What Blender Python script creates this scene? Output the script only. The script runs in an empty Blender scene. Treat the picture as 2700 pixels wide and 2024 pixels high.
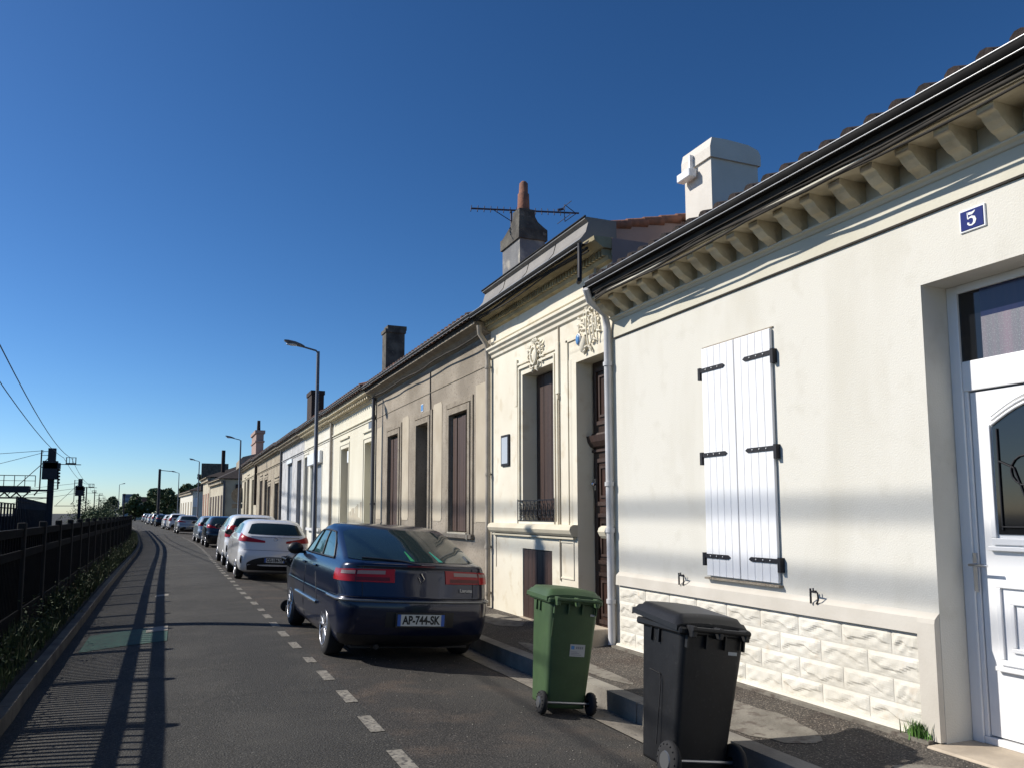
import bpy, math, random
from mathutils import Vector, Matrix
R = math.radians
random.seed(7)
S = bpy.context.scene
COL = S.collection

# ------------------------------------------------------------------ camera
CAMH = 1.65
cd = bpy.data.cameras.new('camera')
cam = bpy.data.objects.new('camera', cd); COL.objects.link(cam)
cam.location = (0, 0, CAMH)
cam.rotation_euler = (R(90 + 5.910), 0, R(-21.911))
cd.sensor_width = 36; cd.lens = 36 * 2060 / 2700
cd.shift_x = (1350 - 1300) / 2700
cd.shift_y = (1138.75 - 1012) / 2700
cd.clip_start = .05; cd.clip_end = 6000
S.camera = cam
# ------------------------------------------------------------------ sky and sun
SUN_EL = 36.2; SUN_AZ = math.degrees(math.atan2(-1, .57))      # azimuth from +Y towards +X
w = bpy.data.worlds.new('World'); S.world = w; w.use_nodes = True
nt = w.node_tree
sky = nt.nodes.new('ShaderNodeTexSky'); sky.sky_type = 'NISHITA'; sky.sun_disc = False
sky.sun_elevation = R(SUN_EL); sky.sun_rotation = R(SUN_AZ)
sky.air_density = 0.8; sky.dust_density = 0.3; sky.ozone_density = 7.0; sky.altitude = 0
gm = nt.nodes.new('ShaderNodeGamma'); gm.inputs[1].default_value = 1.25
hs = nt.nodes.new('ShaderNodeHueSaturation'); hs.inputs['Saturation'].default_value = 1.10
tn = nt.nodes.new('ShaderNodeVectorMath'); tn.operation = 'MULTIPLY'; tn.inputs[1].default_value = (1.08, 1.0, .90)
nt.links.new(sky.outputs[0], tn.inputs[0]); nt.links.new(tn.outputs[0], gm.inputs[0]); nt.links.new(gm.outputs[0], hs.inputs['Color']); nt.links.new(hs.outputs[0], nt.nodes['Background'].inputs[0])
nt.nodes['Background'].inputs[1].default_value = .055
sl = bpy.data.lights.new('sun', 'SUN'); sl.energy = 3.6; sl.angle = R(.6); sl.color = (1, .945, .86)
so = bpy.data.objects.new('sun', sl); COL.objects.link(so); so.location = (-20, 10, 20)
sd = Vector((math.sin(R(SUN_AZ)) * math.cos(R(SUN_EL)), math.cos(R(SUN_AZ)) * math.cos(R(SUN_EL)), math.sin(R(SUN_EL))))
so.rotation_euler = sd.to_track_quat('Z', 'Y').to_euler()
S.view_settings.view_transform = 'Standard'; S.view_settings.look = 'None'
S.view_settings.exposure = 0.66; S.view_settings.gamma = 1

# ------------------------------------------------------------------ materials
def mat(name, c1, c2=None, sc=3.0, rough=.8, bump=0, bsc=40, metal=0, stretch=(1, 1, 1), c3=None, sc3=60, f3=.5, spec=.5, coat=0, thr=(.35, .65)):
    m = bpy.data.materials.new(name); m.use_nodes = True
    t = m.node_tree; N = t.nodes; L = t.links
    b = N['Principled BSDF']
    b.inputs['Roughness'].default_value = rough; b.inputs['Metallic'].default_value = metal
    b.inputs['Specular IOR Level'].default_value = spec
    if coat:
        b.inputs['Coat Weight'].default_value = coat; b.inputs['Coat Roughness'].default_value = .04
    b.inputs['Base Color'].default_value = (*c1, 1)
    g = N.new('ShaderNodeNewGeometry')
    mp = N.new('ShaderNodeMapping'); mp.inputs['Scale'].default_value = stretch
    L.new(g.outputs['Position'], mp.inputs['Vector'])
    def noise(scale, det=5, vec=mp):
        n = N.new('ShaderNodeTexNoise'); n.inputs['Scale'].default_value = scale; n.inputs['Detail'].default_value = det
        L.new(vec.outputs[0], n.inputs['Vector']); return n
    def ramp(src, a, b_):
        r = N.new('ShaderNodeMapRange'); r.inputs['From Min'].default_value = a; r.inputs['From Max'].default_value = b_
        L.new(src, r.inputs['Value']); return r.outputs[0]
    def mix(fac, a, b_):
        x = N.new('ShaderNodeMix'); x.data_type = 'RGBA'
        if isinstance(fac, float): x.inputs['Factor'].default_value = fac
        else: L.new(fac, x.inputs['Factor'])
        for i, v in ((6, a), (7, b_)):
            if isinstance(v, tuple): x.inputs[i].default_value = (*v, 1)
            else: L.new(v, x.inputs[i])
        return x.outputs[2]
    col = None
    if c2:
        n = noise(sc); col = mix(ramp(n.outputs['Fac'], *thr), c1, c2)
    if c3:
        g2 = N.new('ShaderNodeMapping'); L.new(g.outputs['Position'], g2.inputs['Vector'])
        n3 = noise(sc3, 3, g2); fac = ramp(n3.outputs['Fac'], 1 - f3 - .08, 1 - f3 + .08)
        col = mix(fac, col if col is not None else c1, c3)
    if col is not None: L.new(col, b.inputs['Base Color'])
    if bump:
        g3 = N.new('ShaderNodeMapping'); L.new(g.outputs['Position'], g3.inputs['Vector'])
        n2 = noise(bsc, 4, g3); bp = N.new('ShaderNodeBump'); bp.inputs['Strength'].default_value = bump; bp.inputs['Distance'].default_value = .02
        L.new(n2.outputs['Fac'], bp.inputs['Height']); L.new(bp.outputs[0], b.inputs['Normal'])
    m['_'] = 0
    return m, t, b, mix, noise, ramp
M = {}
def mk(key, *a, **k):
    M[key] = mat(key, *a, **k)[0]; return M[key]
mk('render_white', (.64, .617, .55), (.55, .52, .44), stretch=(1, 1, .22), sc=2.2, thr=(.50, .85), rough=.95, bump=.16, bsc=80, c3=(.60, .575, .505), sc3=5, f3=.36)
mk('frieze_cream', (.61, .58, .48), (.55, .52, .42), sc=1.6, rough=.9, bump=.12, bsc=30)
mk('plinth_cream', (.69, .66, .58), (.62, .585, .50), sc=2.2, rough=.9, bump=.2, bsc=22, c3=(.62, .54, .43), sc3=9, f3=.30)
mk('dado_cream', (.59, .55, .48), (.52, .48, .41), sc=2.5, rough=.85, bump=.08)
mk('bracket_stone', (.60, .53, .38), (.44, .37, .25), sc=6, rough=.9, bump=.3, bsc=30)
mk('stone_cream', (.73, .69, .57), (.67, .61, .49), sc=1.3, rough=.9, bump=.1, bsc=25, c3=(.62, .55, .42), sc3=5, f3=.36)
mk('ochre_moulding', (.42, .36, .22), (.30, .25, .15), sc=4, rough=.9, bump=.2)
mk('old_stone', (.36, .31, .245), (.23, .195, .15), sc=1.1, rough=.95, bump=.5, bsc=50, c3=(.16, .13, .10), sc3=28, f3=.36)
mk('panel_beige', (.49, .43, .33), (.42, .36, .27), sc=2, rough=.95, bump=.25, bsc=60)
mk('surround_stone', (.30, .255, .20), (.19, .155, .12), sc=5, rough=.95, bump=.7, bsc=60, c3=(.32, .28, .21), sc3=60, f3=.45)
mk('cream_eleven', (.68, .65, .53), (.62, .58, .46), sc=1.2, rough=.9, bump=.1, stretch=(1, 1, .35))
mk('cream_white', (.68, .66, .58), (.62, .59, .50), sc=1.3, rough=.9, bump=.1)
mk('grey_white', (.53, .53, .53), (.43, .43, .43), sc=1.5, rough=.9, bump=.1, c3=(.36, .355, .35), sc3=3, f3=.4)
mk('tan_stone', (.40, .35, .26), (.28, .23, .17), sc=1.3, rough=.95, bump=.4, c3=(.18, .15, .11), sc3=9, f3=.36)
mk('pale_stone', (.54, .49, .37), (.42, .37, .28), sc=1.1, rough=.9, bump=.2)
mk('pink_render', (.38, .27, .235), (.33, .235, .205), sc=2, rough=.95, bump=.15)
mk('white_shutter', (.78, .78, .785), (.70, .70, .69), sc=2.5, rough=.4, stretch=(1, 5, .35), thr=(.48, .8))
mk('white_pvc', (.78, .78, .78), rough=.3, coat=.15)
mk('black_iron', (.016, .016, .020), rough=.6, spec=.3)
mk('brown_wood', (.050, .025, .018), (.032, .017, .013), sc=5, rough=.55, stretch=(1, 4, .3), bump=.2, bsc=20)
mk('shutter_brown', (.080, .042, .027), (.045, .025, .018), sc=6, rough=.6, stretch=(1, 8, .3), bump=.3, bsc=30)
mk('dark_door', (.028, .016, .012), (.045, .02, .014), sc=3, rough=.4)
mk('shutter_grey', (.22, .25, .29), (.17, .19, .22), sc=4, rough=.6)
mk('door_grey', (.12, .11, .11), (.2, .18, .15), sc=3, rough=.6)
mk('zinc', (.22, .205, .185), (.17, .16, .15), sc=3, rough=.6, metal=.0)
mk('dark_gutter', (.010, .009, .009), (.018, .017, .016), sc=5, rough=.8, spec=.2)
mk('gutter_edge', (.5, .5, .5), rough=.35, metal=.5)
mk('tile', (.045, .030, .026), (.02, .016, .015), sc=7, rough=.95, bump=.5, bsc=40)
mk('old_tile', (.13, .075, .055), (.06, .042, .036), sc=6, rough=.95, bump=.4, bsc=30, c3=(.24, .11, .07), sc3=4, f3=.38)
mk('terracotta', (.30, .13, .08), (.17, .085, .06), sc=9, rough=.9, bump=.3, bsc=40)
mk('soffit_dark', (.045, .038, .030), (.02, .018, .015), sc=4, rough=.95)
mk('downpipe_white', (.56, .56, .57), (.48, .47, .46), sc=4, rough=.45)
mk('downpipe_beige', (.42, .37, .30), (.33, .29, .24), sc=5, rough=.6)
mk('downpipe_dark', (.09, .09, .10), rough=.6)
mk('chimney_dark', (.13, .12, .10), (.05, .045, .04), sc=4, rough=.95, bump=.6, bsc=20, c3=(.2, .18, .15), sc3=8, f3=.3)
mk('chimney_grey', (.20, .20, .20), (.15, .15, .155), sc=2.5, rough=.9, bump=.2, c3=(.42, .39, .33), sc3=3, f3=.33)
mk('chimney_white', (.66, .62, .56), (.58, .54, .48), sc=2, rough=.9, bump=.1)
mk('brick_dark', (.05, .032, .026), (.03, .022, .02), sc=6, rough=.95)
mk('glass_dark', (.008, .009, .011), rough=.06, spec=.6)
mk('glass_curtain', (.03, .035, .07), (.11, .085, .14), sc=3, rough=.12, stretch=(1, 6, .1))
mk('sill_stone', (.62, .56, .43), (.55, .49, .37), sc=3, rough=.8)
mk('step_stone', (.50, .42, .32), (.36, .30, .23), sc=5, rough=.85, bump=.2)
mk('enamel_blue', (.012, .018, .13), rough=.2)
mk('enamel_light_blue', (.10, .25, .5), rough=.25)
mk('enamel_white', (.8, .8, .8), rough=.3)
mk('concrete', (.24, .215, .18), (.16, .14, .115), sc=4, rough=.95, bump=.3, bsc=50, c3=(.10, .09, .08), sc3=18, f3=.36)
mk('kerb_stone', (.27, .25, .21), (.17, .155, .135), sc=3, rough=.95, bump=.3, bsc=40)
mk('lamp_grey', (.12, .13, .15), rough=.5, metal=.4)
mk('lamp_glass', (.45, .47, .5), rough=.2)
mk('tyre', (.012, .012, .013), rough=.85)
mk('rim', (.42, .42, .44), rough=.3, metal=.8)
mk('car_black', (.010, .010, .012), rough=.5)
mk('lamp_red', (.34, .005, .010), rough=.3, coat=.2, spec=.3)
mk('lamp_dark_red', (.11, .004, .006), rough=.3, coat=.15, spec=.3)
mk('lamp_clear', (.27, .19, .17), rough=.3, coat=.2)
mk('chrome', (.6, .6, .62), rough=.2, metal=1)
mk('plate_white', (.52, .53, .5), rough=.4)
mk('plate_blue', (.03, .10, .38), rough=.4)
mk('ink', (.008, .008, .008), rough=.5)
mk('sticker', (.42, .43, .42), rough=.5)
mk('sticker_ink', (.22, .23, .25), rough=.6)
mk('bin_green', (.054, .098, .040), (.044, .080, .034), sc=6, rough=.5, bump=.03, spec=.4, c3=(.07, .10, .06), sc3=35, f3=.30)
mk('bin_black', (.0062, .0066, .0080), (.0095, .010, .0115), sc=8, rough=.48, bump=.04, spec=.4, c3=(.024, .024, .024), sc3=40, f3=.31)
mk('fence_dark', (.006, .006, .006), (.003, .003, .0035), sc=5, rough=.95, spec=.1)
mk('fence_post', (.006, .006, .006), (.004, .004, .004), sc=4, rough=.9)
mk('mast_steel', (.020, .019, .028), (.012, .012, .018), sc=3, rough=.7)
mk('wire', (.035, .035, .06), rough=.6)
mk('weed_green', (.050, .078, .022), (.022, .036, .012), sc=3, rough=.8)
mk('weed_dry', (.11, .10, .05), (.05, .045, .024), sc=5, rough=.9)
mk('fresh_green', (.10, .22, .035), (.05, .12, .02), sc=20, rough=.7)
mk('leaf_dark', (.045, .070, .025), (.075, .11, .040), sc=.7, rough=.8)
mk('leaf_mid', (.055, .085, .030), (.03, .05, .018), sc=.9, rough=.8)
mk('bark', (.05, .04, .03), rough=.9)
mk('verge_soil', (.018, .017, .011), (.010, .011, .007), sc=2.5, rough=1, bump=.6, bsc=15)
mk('ballast', (.022, .020, .018), (.012, .011, .011), sc=1.2, rough=1, bump=.5, bsc=12)
mk('far_grey', (.30, .33, .36), rough=.9)
mk('far_window', (.15, .17, .2), rough=.5)
mk('far_brick', (.33, .19, .14), rough=.9)
mk('line_paint', (.27, .25, .21), (.17, .155, .13), sc=9, rough=.9, c3=(.07, .065, .06), sc3=28, f3=.44)
mk('green_paint', (.03, .09, .065), (.022, .06, .048), sc=5, rough=.9, c3=(.05, .06, .05), sc3=30, f3=.4)
mk('white_paint', (.28, .26, .22), (.18, .165, .14), sc=7, rough=.9)
mk('teal_glow', (.02, .30, .22), rough=.4)  # plain teal of a shelf ornament, no emission

# asphalt : worn grey carriageway, reddish parking lane, cracks and pale aggregate
def mixc(col, mix):
    return mix(.35, col, (.070, .066, .058))
def asphalt(name, base, red, cracks=.5):
    m, t, b, mix, noise, ramp = mat(name, base, tuple(x * .72 for x in base), sc=.9, rough=.93, bump=.9, bsc=70)
    N = t.nodes; L = t.links
    col = b.inputs['Base Color'].links[0].from_socket
    g = N.new('ShaderNodeNewGeometry')
    vm = N.new('ShaderNodeMapping'); L.new(g.outputs['Position'], vm.inputs['Vector'])
    n = noise(1.7, 6, vm); col = mix(ramp(n.outputs['Fac'], .50, .66), col, red)
    sp = noise(75, 3, vm); col = mix(ramp(sp.outputs['Fac'], .56, .66), col, tuple(x * 3.4 for x in base))
    sp2 = noise(48, 4, vm); col = mix(ramp(sp2.outputs['Fac'], .54, .66), col, tuple(x * .35 for x in base))
    sp3 = noise(.45, 3, vm); col = mix(ramp(sp3.outputs['Fac'], .48, .60), col, mixc(col, mix))
    if cracks:
        dn = noise(1.3, 4, vm)
        add = N.new('ShaderNodeVectorMath'); add.operation = 'ADD'
        L.new(g.outputs['Position'], add.inputs[0]); L.new(dn.outputs['Color'], add.inputs[1])
        v = N.new('ShaderNodeTexVoronoi'); v.feature = 'DISTANCE_TO_EDGE'; v.inputs['Scale'].default_value = cracks
        L.new(add.outputs[0], v.inputs['Vector'])
        col = mix(ramp(v.outputs['Distance'], .008, .0), col, mix(.5, col, (.012, .011, .010)))
    L.new(col, b.inputs['Base Color'])
    M[name] = m
asphalt('road_asphalt', (.032, .0305, .027), (.044, .041, .035), .22)
asphalt('parking_asphalt', (.034, .030, .026), (.078, .057, .042), .3)
asphalt('pavement_asphalt', (.085, .072, .058), (.056, .040, .030), .9)

# ------------------------------------------------------------------ mesh helpers
ORG = {}
class MB:
    def __init__(s): s.v = []; s.f = []; s.m = []; s.sm = []
    def _a(s, vs, fs, m=0, smooth=False):
        o = len(s.v); s.v += [tuple(p) for p in vs]
        for f in fs: s.f.append([o + i for i in f]); s.m.append(m); s.sm.append(smooth)
        return s
    def box(s, x0, x1, y0, y1, z0, z1, m=0):
        v = [(x, y, z) for z in (z0, z1) for y in (y0, y1) for x in (x0, x1)]
        return s._a(v, [(0, 2, 3, 1), (4, 5, 7, 6), (0, 1, 5, 4), (2, 6, 7, 3), (0, 4, 6, 2), (1, 3, 7, 5)], m)
    def bbox(s, x0, x1, y0, y1, z0, z1, b=.01, m=0):
        """box with chamfered edges"""
        def ring(z, i):
            return [(x0 + i, y0, z), (x1 - i, y0, z), (x1, y0 + i, z), (x1, y1 - i, z), (x1 - i, y1, z), (x0 + i, y1, z), (x0, y1 - i, z), (x0, y0 + i, z)]
        def inset(z):
            return [(min(max(p[0], x0 + b), x1 - b), min(max(p[1], y0 + b), y1 - b), z) for p in ring(z, b)]
        rs = [inset(z0), ring(z0 + b, b), ring(z1 - b, b), inset(z1)]
        vs = sum(rs, []); fs = []
        for k in range(3):
            for i in range(8):
                j = (i + 1) % 8; fs.append((k * 8 + i, k * 8 + j, (k + 1) * 8 + j, (k + 1) * 8 + i))
        fs.append(tuple(range(7, -1, -1))); fs.append(tuple(range(24, 32)))
        return s._a(vs, fs, m)
    def quad(s, a, b, c, d, m=0): return s._a([a, b, c, d], [(0, 1, 2, 3)], m)
    def ext(s, prof, axis, a0, a1, m=0, smooth=False):
        """prism: 2D profile extruded along an axis ('x': prof=(y,z); 'y': prof=(x,z); 'z': prof=(x,y))"""
        def P(p, a): return {'x': (a, p[0], p[1]), 'y': (p[0], a, p[1]), 'z': (p[0], p[1], a)}[axis]
        n = len(prof)
        vs = [P(p, a0) for p in prof] + [P(p, a1) for p in prof]
        fs = [(i, (i + 1) % n, n + (i + 1) % n, n + i) for i in range(n)]
        s._a(vs, fs, m, smooth); s._a(vs[:n], [tuple(range(n))], m); s._a(vs[n:], [tuple(range(n))], m)
        return s
    def tube(s, pts, r, n=8, m=0, cap=True, smooth=True):
        pts = [Vector(p) for p in pts]; k = len(pts)
        rs = r if isinstance(r, (list, tuple)) else [r] * k
        vs = []; up = None
        for i, p in enumerate(pts):
            d = (pts[min(i + 1, k - 1)] - pts[max(i - 1, 0)]).normalized()
            if up is None:
                up = Vector((0, 0, 1)) if abs(d.z) < .9 else Vector((1, 0, 0))
            a = d.cross(up).normalized(); up = a.cross(d).normalized()
            for j in range(n):
                t = 2 * math.pi * j / n
                vs.append(p + (a * math.cos(t) + up * math.sin(t)) * rs[i])
        fs = [(i * n + j, i * n + (j + 1) % n, (i + 1) * n + (j + 1) % n, (i + 1) * n + j) for i in range(k - 1) for j in range(n)]
        s._a(vs, fs, m, smooth)
        if cap: s._a(vs[:n], [tuple(range(n))[::-1]], m); s._a(vs[-n:], [tuple(range(n))], m)
        return s
    def grid(s, fn, nu, nv, m=0, smooth=True, flip=False):
        vs = [fn(i / nu, j / nv) for i in range(nu + 1) for j in range(nv + 1)]
        fs = []
        for i in range(nu):
            for j in range(nv):
                a = i * (nv + 1) + j; q = (a, a + nv + 1, a + nv + 2, a + 1)
                fs.append(q[::-1] if flip else q)
        return s._a(vs, fs, m, smooth)
    def ball(s, c, r, n=8, m=0):
        rx, ry, rz = r if isinstance(r, tuple) else (r, r, r)
        return s.grid(lambda u, v: (c[0] + rx * math.sin(math.pi * v) * math.cos(2 * math.pi * u), c[1] + ry * math.sin(math.pi * v) * math.sin(2 * math.pi * u), c[2] + rz * math.cos(math.pi * v)), n, max(4, n // 2 + 1), m)
    def xform(s, mtx, start=0):
        for i in range(start, len(s.v)): s.v[i] = tuple(mtx @ Vector(s.v[i]))
        return s
    def build(s, name, mats, parent=None, bevel=0):
        if not isinstance(mats, (list, tuple)): mats = [mats]
        me = bpy.data.meshes.new(name)
        o = ORG.get(parent.name, Vector((0, 0, 0))) if parent else Vector((0, 0, 0))
        me.from_pydata([tuple(Vector(p) - o) for p in s.v], [], s.f)
        for k in mats: me.materials.append(M[k] if isinstance(k, str) else k)
        for i, p in enumerate(me.polygons): p.material_index = s.m[i]; p.use_smooth = s.sm[i]
        me.update()
        ob = bpy.data.objects.new(name, me); COL.objects.link(ob)
        if parent: ob.parent = parent; ORG[ob.name] = o
        if bevel:
            bm = ob.modifiers.new('bevel', 'BEVEL'); bm.width = bevel; bm.segments = 2; bm.limit_method = 'ANGLE'
        return ob
def split(mb, name, mats, parent, bevel=0):
    """one object per connected piece"""
    par = list(range(len(mb.v)))
    def find(i):
        while par[i] != i: par[i] = par[par[i]]; i = par[i]
        return i
    for f in mb.f:
        for i in f[1:]: par[find(i)] = find(f[0])
    key = {}
    for i, p in enumerate(mb.v):           # weld coincident points
        k = tuple(round(c, 4) for c in p)
        if k in key: par[find(i)] = find(key[k])
        else: key[k] = i
    groups = {}
    for n, f in enumerate(mb.f): groups.setdefault(find(f[0]), []).append(n)
    out = []
    for fs in groups.values():
        m = MB(); mp = {}
        for n in fs:
            for i in mb.f[n]:
                if i not in mp: mp[i] = len(m.v); m.v.append(mb.v[i])
            m.f.append([mp[i] for i in mb.f[n]]); m.m.append(mb.m[n]); m.sm.append(mb.sm[n])
        out.append(m.build(name, mats, parent, bevel))
    return out
def tag(o, label=None, cat=None, group=None, kind=None):
    if label: o['label'] = label
    if cat: o['category'] = cat
    if group: o['group'] = group
    if kind: o['kind'] = kind
    return o
def thing(name, label, cat, loc=(0, 0, 0), rot=None, group=None):
    o = bpy.data.objects.new(name, None); COL.objects.link(o); o.location = loc; o.empty_display_size = .3
    if rot is not None: o.rotation_euler = rot
    ORG[o.name] = Vector(loc) if rot is None else Vector((0, 0, 0))
    return tag(o, label, cat, group)
def single(name, mb, mats, label, cat, group=None, bevel=0):
    return tag(mb.build(name, mats, None, bevel), label, cat, group)
def struct(name, mb, mats): return tag(mb.build(name, mats), kind='structure')
def copy_tree(o, parent=None, remat=None):
    c = o.copy(); COL.objects.link(c); c.parent = parent
    if remat and c.type == 'MESH' and c.data.materials and c.data.materials[0].name in remat:
        c.material_slots[0].link = 'OBJECT'; c.material_slots[0].material = M[remat[c.data.materials[0].name]]
    for ch in list(o.children): copy_tree(ch, c, remat)
    return c

# ------------------------------------------------------------------ street geometry
OFFT = [(-10, 0), (10, 0), (20, -.2), (41, -.33), (48, -.55), (55, -.9), (70, -1.6), (85, -2.4), (110, -4.0), (140, -5.9), (170, -7.8), (260, -13.5), (400, -24)]
def off(y):
    for (a, p), (b, q) in zip(OFFT, OFFT[1:]):
        if y <= b: return p + (q - p) * (y - a) / (b - a)
    return OFFT[-1][1]
def soff(y): return sum(off(y + d) for d in (-6, -3, 0, 3, 6)) / 5 if y > 8 else off(y)
def crown(x): return (-.02 if x > 1 else -.028) * (x - 1.0) ** 2
def pz(x): return .02 + .09 * (min(max(x, 3.8), 4.85) - 3.8) / 1.05
ys = [-8 + i * 1.0 for i in range(60)] + [52 + i * 3 for i in range(72)]
def ribbon(name, x0, x1, zf, matk, nx=1, x1abs=None, y0=-8, y1=300, jit=0):
    mb = MB(); yy = [y for y in ys if y0 <= y <= y1]
    vs = []
    for y in yy:
        for i in range(nx + 1):
            a = x0 + (x1 - x0) * i / nx
            x = a + soff(y)
            if x1abs is not None:
                xa = x0 + soff(y); xe = max(x1abs(y), xa + .3); x = xa + (xe - xa) * i / nx
            vs.append((x, y, zf(x if x1abs is not None else a)))
    fs = [(i * (nx + 1) + j, i * (nx + 1) + j + 1, (i + 1) * (nx + 1) + j + 1, (i + 1) * (nx + 1) + j) for i in range(len(yy) - 1) for j in range(nx)]
    mb._a(vs, fs, 0, nx > 2)
    return struct(name, mb, matk)
g = MB().box(-3000, 3000, -40, 6000, -1.0, -.35)
struct('ground', g, 'ballast')
ribbon('road', -1.25, 1.55, crown, 'road_asphalt', 14)
ribbon('parking_lane', 1.55, 3.40, crown, 'parking_asphalt', 10)
ribbon('gutter_channel', 3.40, 3.74, lambda x: crown(x) + .006 - .01 * (x - 3.4), 'concrete', 2)
# kerb with joints
mb = MB()
y = -8.0
while y < 200:
    L_ = 1.0
    if not (7.6 < y < 7.9):
        a = soff(y); b = soff(y + L_)
        v = [(3.74 + a, y + .006, -.3), (3.90 + a, y + .006, -.3), (3.90 + b, y + L_ - .006, -.3), (3.74 + b, y + L_ - .006, -.3),
             (3.755 + a, y + .006, .022), (3.90 + a, y + .006, .028), (3.90 + b, y + L_ - .006, .028), (3.755 + b, y + L_ - .006, .022)]
        mb._a(v, [(0, 3, 2, 1), (4, 5, 6, 7), (0, 1, 5, 4), (1, 2, 6, 5), (2, 3, 7, 6), (3, 0, 4, 7)])
    y += L_
struct('kerb', mb, 'kerb_stone')
def facade_x(y): return 4.95 if y < 69 else 12 if y < 75 else 4.95 + soff(y) + 1.2
ribbon('pavement', 3.90, 5, lambda x: pz(x), 'pavement_asphalt', 6, x1abs=facade_x, y1=200)
# concrete patches in the pavement
mb = MB()
def patch(pts, z=.004):
    vs = [(x, y, pz(x) + z) for x, y in pts]; mb._a(vs, [tuple(range(len(vs)))])
def blob(cx, cy, rx, ry, n=18, seed=1):
    rr = random.Random(seed)
    return [(cx + rx * math.cos(t) * (1 + rr.uniform(-.12, .12)), cy + ry * math.sin(t) * (1 + rr.uniform(-.06, .06))) for t in [2 * math.pi * k / n for k in range(n)]]
patch(blob(4.18, 5.25, .27, .85, 30, 3)); patch(blob(4.05, 7.9, .12, 1.3, 24, 5)); patch(blob(4.3, 3.0, .3, .8, 22, 8)); patch(blob(4.5, 10.9, .25, .7, 22, 9))
mb.box(4.74, 4.84, 3.95, 8.1, .05, .125)
mk('patch_concrete', (.22, .20, .165), (.15, .135, .11), sc=5, rough=.95, bump=.4, bsc=40, c3=(.10, .08, .065), sc3=11, f3=.40)
struct('pavement_patches', mb, 'patch_concrete')
# left side : low kerb, verge, yard
mb = MB(); y = -8.0
while y < 200:
    a = soff(y); b = soff(y + 1)
    v = [(-1.37 + a, y, -.3), (-1.25 + a, y, -.3), (-1.25 + b, y + .99, -.3), (-1.37 + b, y + .99, -.3), (-1.37 + a, y, .0), (-1.255 + a, y, -.004), (-1.255 + b, y + .985, -.004), (-1.37 + b, y + .985, .0)]
    mb._a(v, [(4, 5, 6, 7), (0, 1, 5, 4), (1, 2, 6, 5), (2, 3, 7, 6), (3, 0, 4, 7)]); y += 1
mk('kerb_dirty', (.13, .12, .10), (.07, .065, .055), sc=3, rough=.95, bump=.3, bsc=40)  # darker tone than the right-hand kerb
tag(mb.build('kerb_left', 'kerb_dirty'), kind='structure')
mb = MB(); rr = random.Random(4); vs = []; yy = [y for y in ys if y < 240]
for y in yy:
    for i in range(9):
        vs.append((-1.37 + soff(y) - i * .28, y, -.02 + (.10 if 0 < i < 8 else 0) * rr.uniform(.3, 1.2)))
mb._a(vs, [(i * 9 + j, (i + 1) * 9 + j, (i + 1) * 9 + j + 1, i * 9 + j + 1) for i in range(len(yy) - 1) for j in range(8)], 0, True)
struct('verge', mb, 'verge_soil')
# painted markings
mb = MB(); y = 4.03
k = 0
while y < 60:
    if True:
        x = 1.485 + soff(y) + .012 * math.sin(y); l = .5 if k % 5 else .34
        vs = [(x + dx + soff(y + dy) - soff(y), y + dy, crown(x + dx - soff(y)) + .005) for dx, dy in ((-.055, 0), (.055, 0), (.055, l), (-.055, l))]
        mb._a(vs, [(0, 1, 2, 3)])
    y += 1.0; k += 1
struct('lane_marking', mb, 'line_paint')
mb = MB()
def mark(x0, x1, y0, y1, m, z=.010):
    mb.grid(lambda u, v: (x0 + (x1 - x0) * u, y0 + (y1 - y0) * v, crown(x0 + (x1 - x0) * u) + z), 24, 6, m)
mark(-1.1, -.35, 11.4, 12.9, 0); mark(-.35, -.06, 11.4, 12.35, 0); mark(-.35, -.06, 12.40, 12.9, 1); mark(-1.12, -.1, 17.6, 17.95, 1)
struct('road_marking', mb, ['green_paint', 'white_paint'])

# ------------------------------------------------------------------ facade helpers
F = 4.85
def wall(y0, y1, z1, holes, x=F, d=.25, z0=0.0, back=7.0, mb=None):
    mb = mb or MB()
    Y = sorted({y0, y1} | {h[0] for h in holes} | {h[1] for h in holes}); Z = sorted({z0, z1} | {h[2] for h in holes} | {h[3] for h in holes})
    for a, b in zip(Y, Y[1:]):
        for c, e in zip(Z, Z[1:]):
            if any(h[0] <= a and h[1] >= b and h[2] <= c and h[3] >= e for h in holes): continue
            mb.quad((x, b, c), (x, a, c), (x, a, e), (x, b, e))
    for h in holes:
        a, b, c, e = h[:4]; dd = h[4] if len(h) > 4 else d
        mb.quad((x, a, c), (x + dd, a, c), (x + dd, a, e), (x, a, e)); mb.quad((x, b, c), (x, b, e), (x + dd, b, e), (x + dd, b, c))
        mb.quad((x, a, e), (x + dd, a, e), (x + dd, b, e), (x, b, e)); mb.quad((x, a, c), (x, b, c), (x + dd, b, c), (x + dd, a, c))
    xb = x + back
    mb.quad((x, y0, z0), (xb, y0, z0), (xb, y0, z1), (x, y0, z1)); mb.quad((x, y1, z0), (x, y1, z1), (xb, y1, z1), (xb, y1, z0))
    mb.quad((xb, y0, z0), (xb, y1, z0), (xb, y1, z1), (xb, y0, z1))
    return mb
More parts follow.
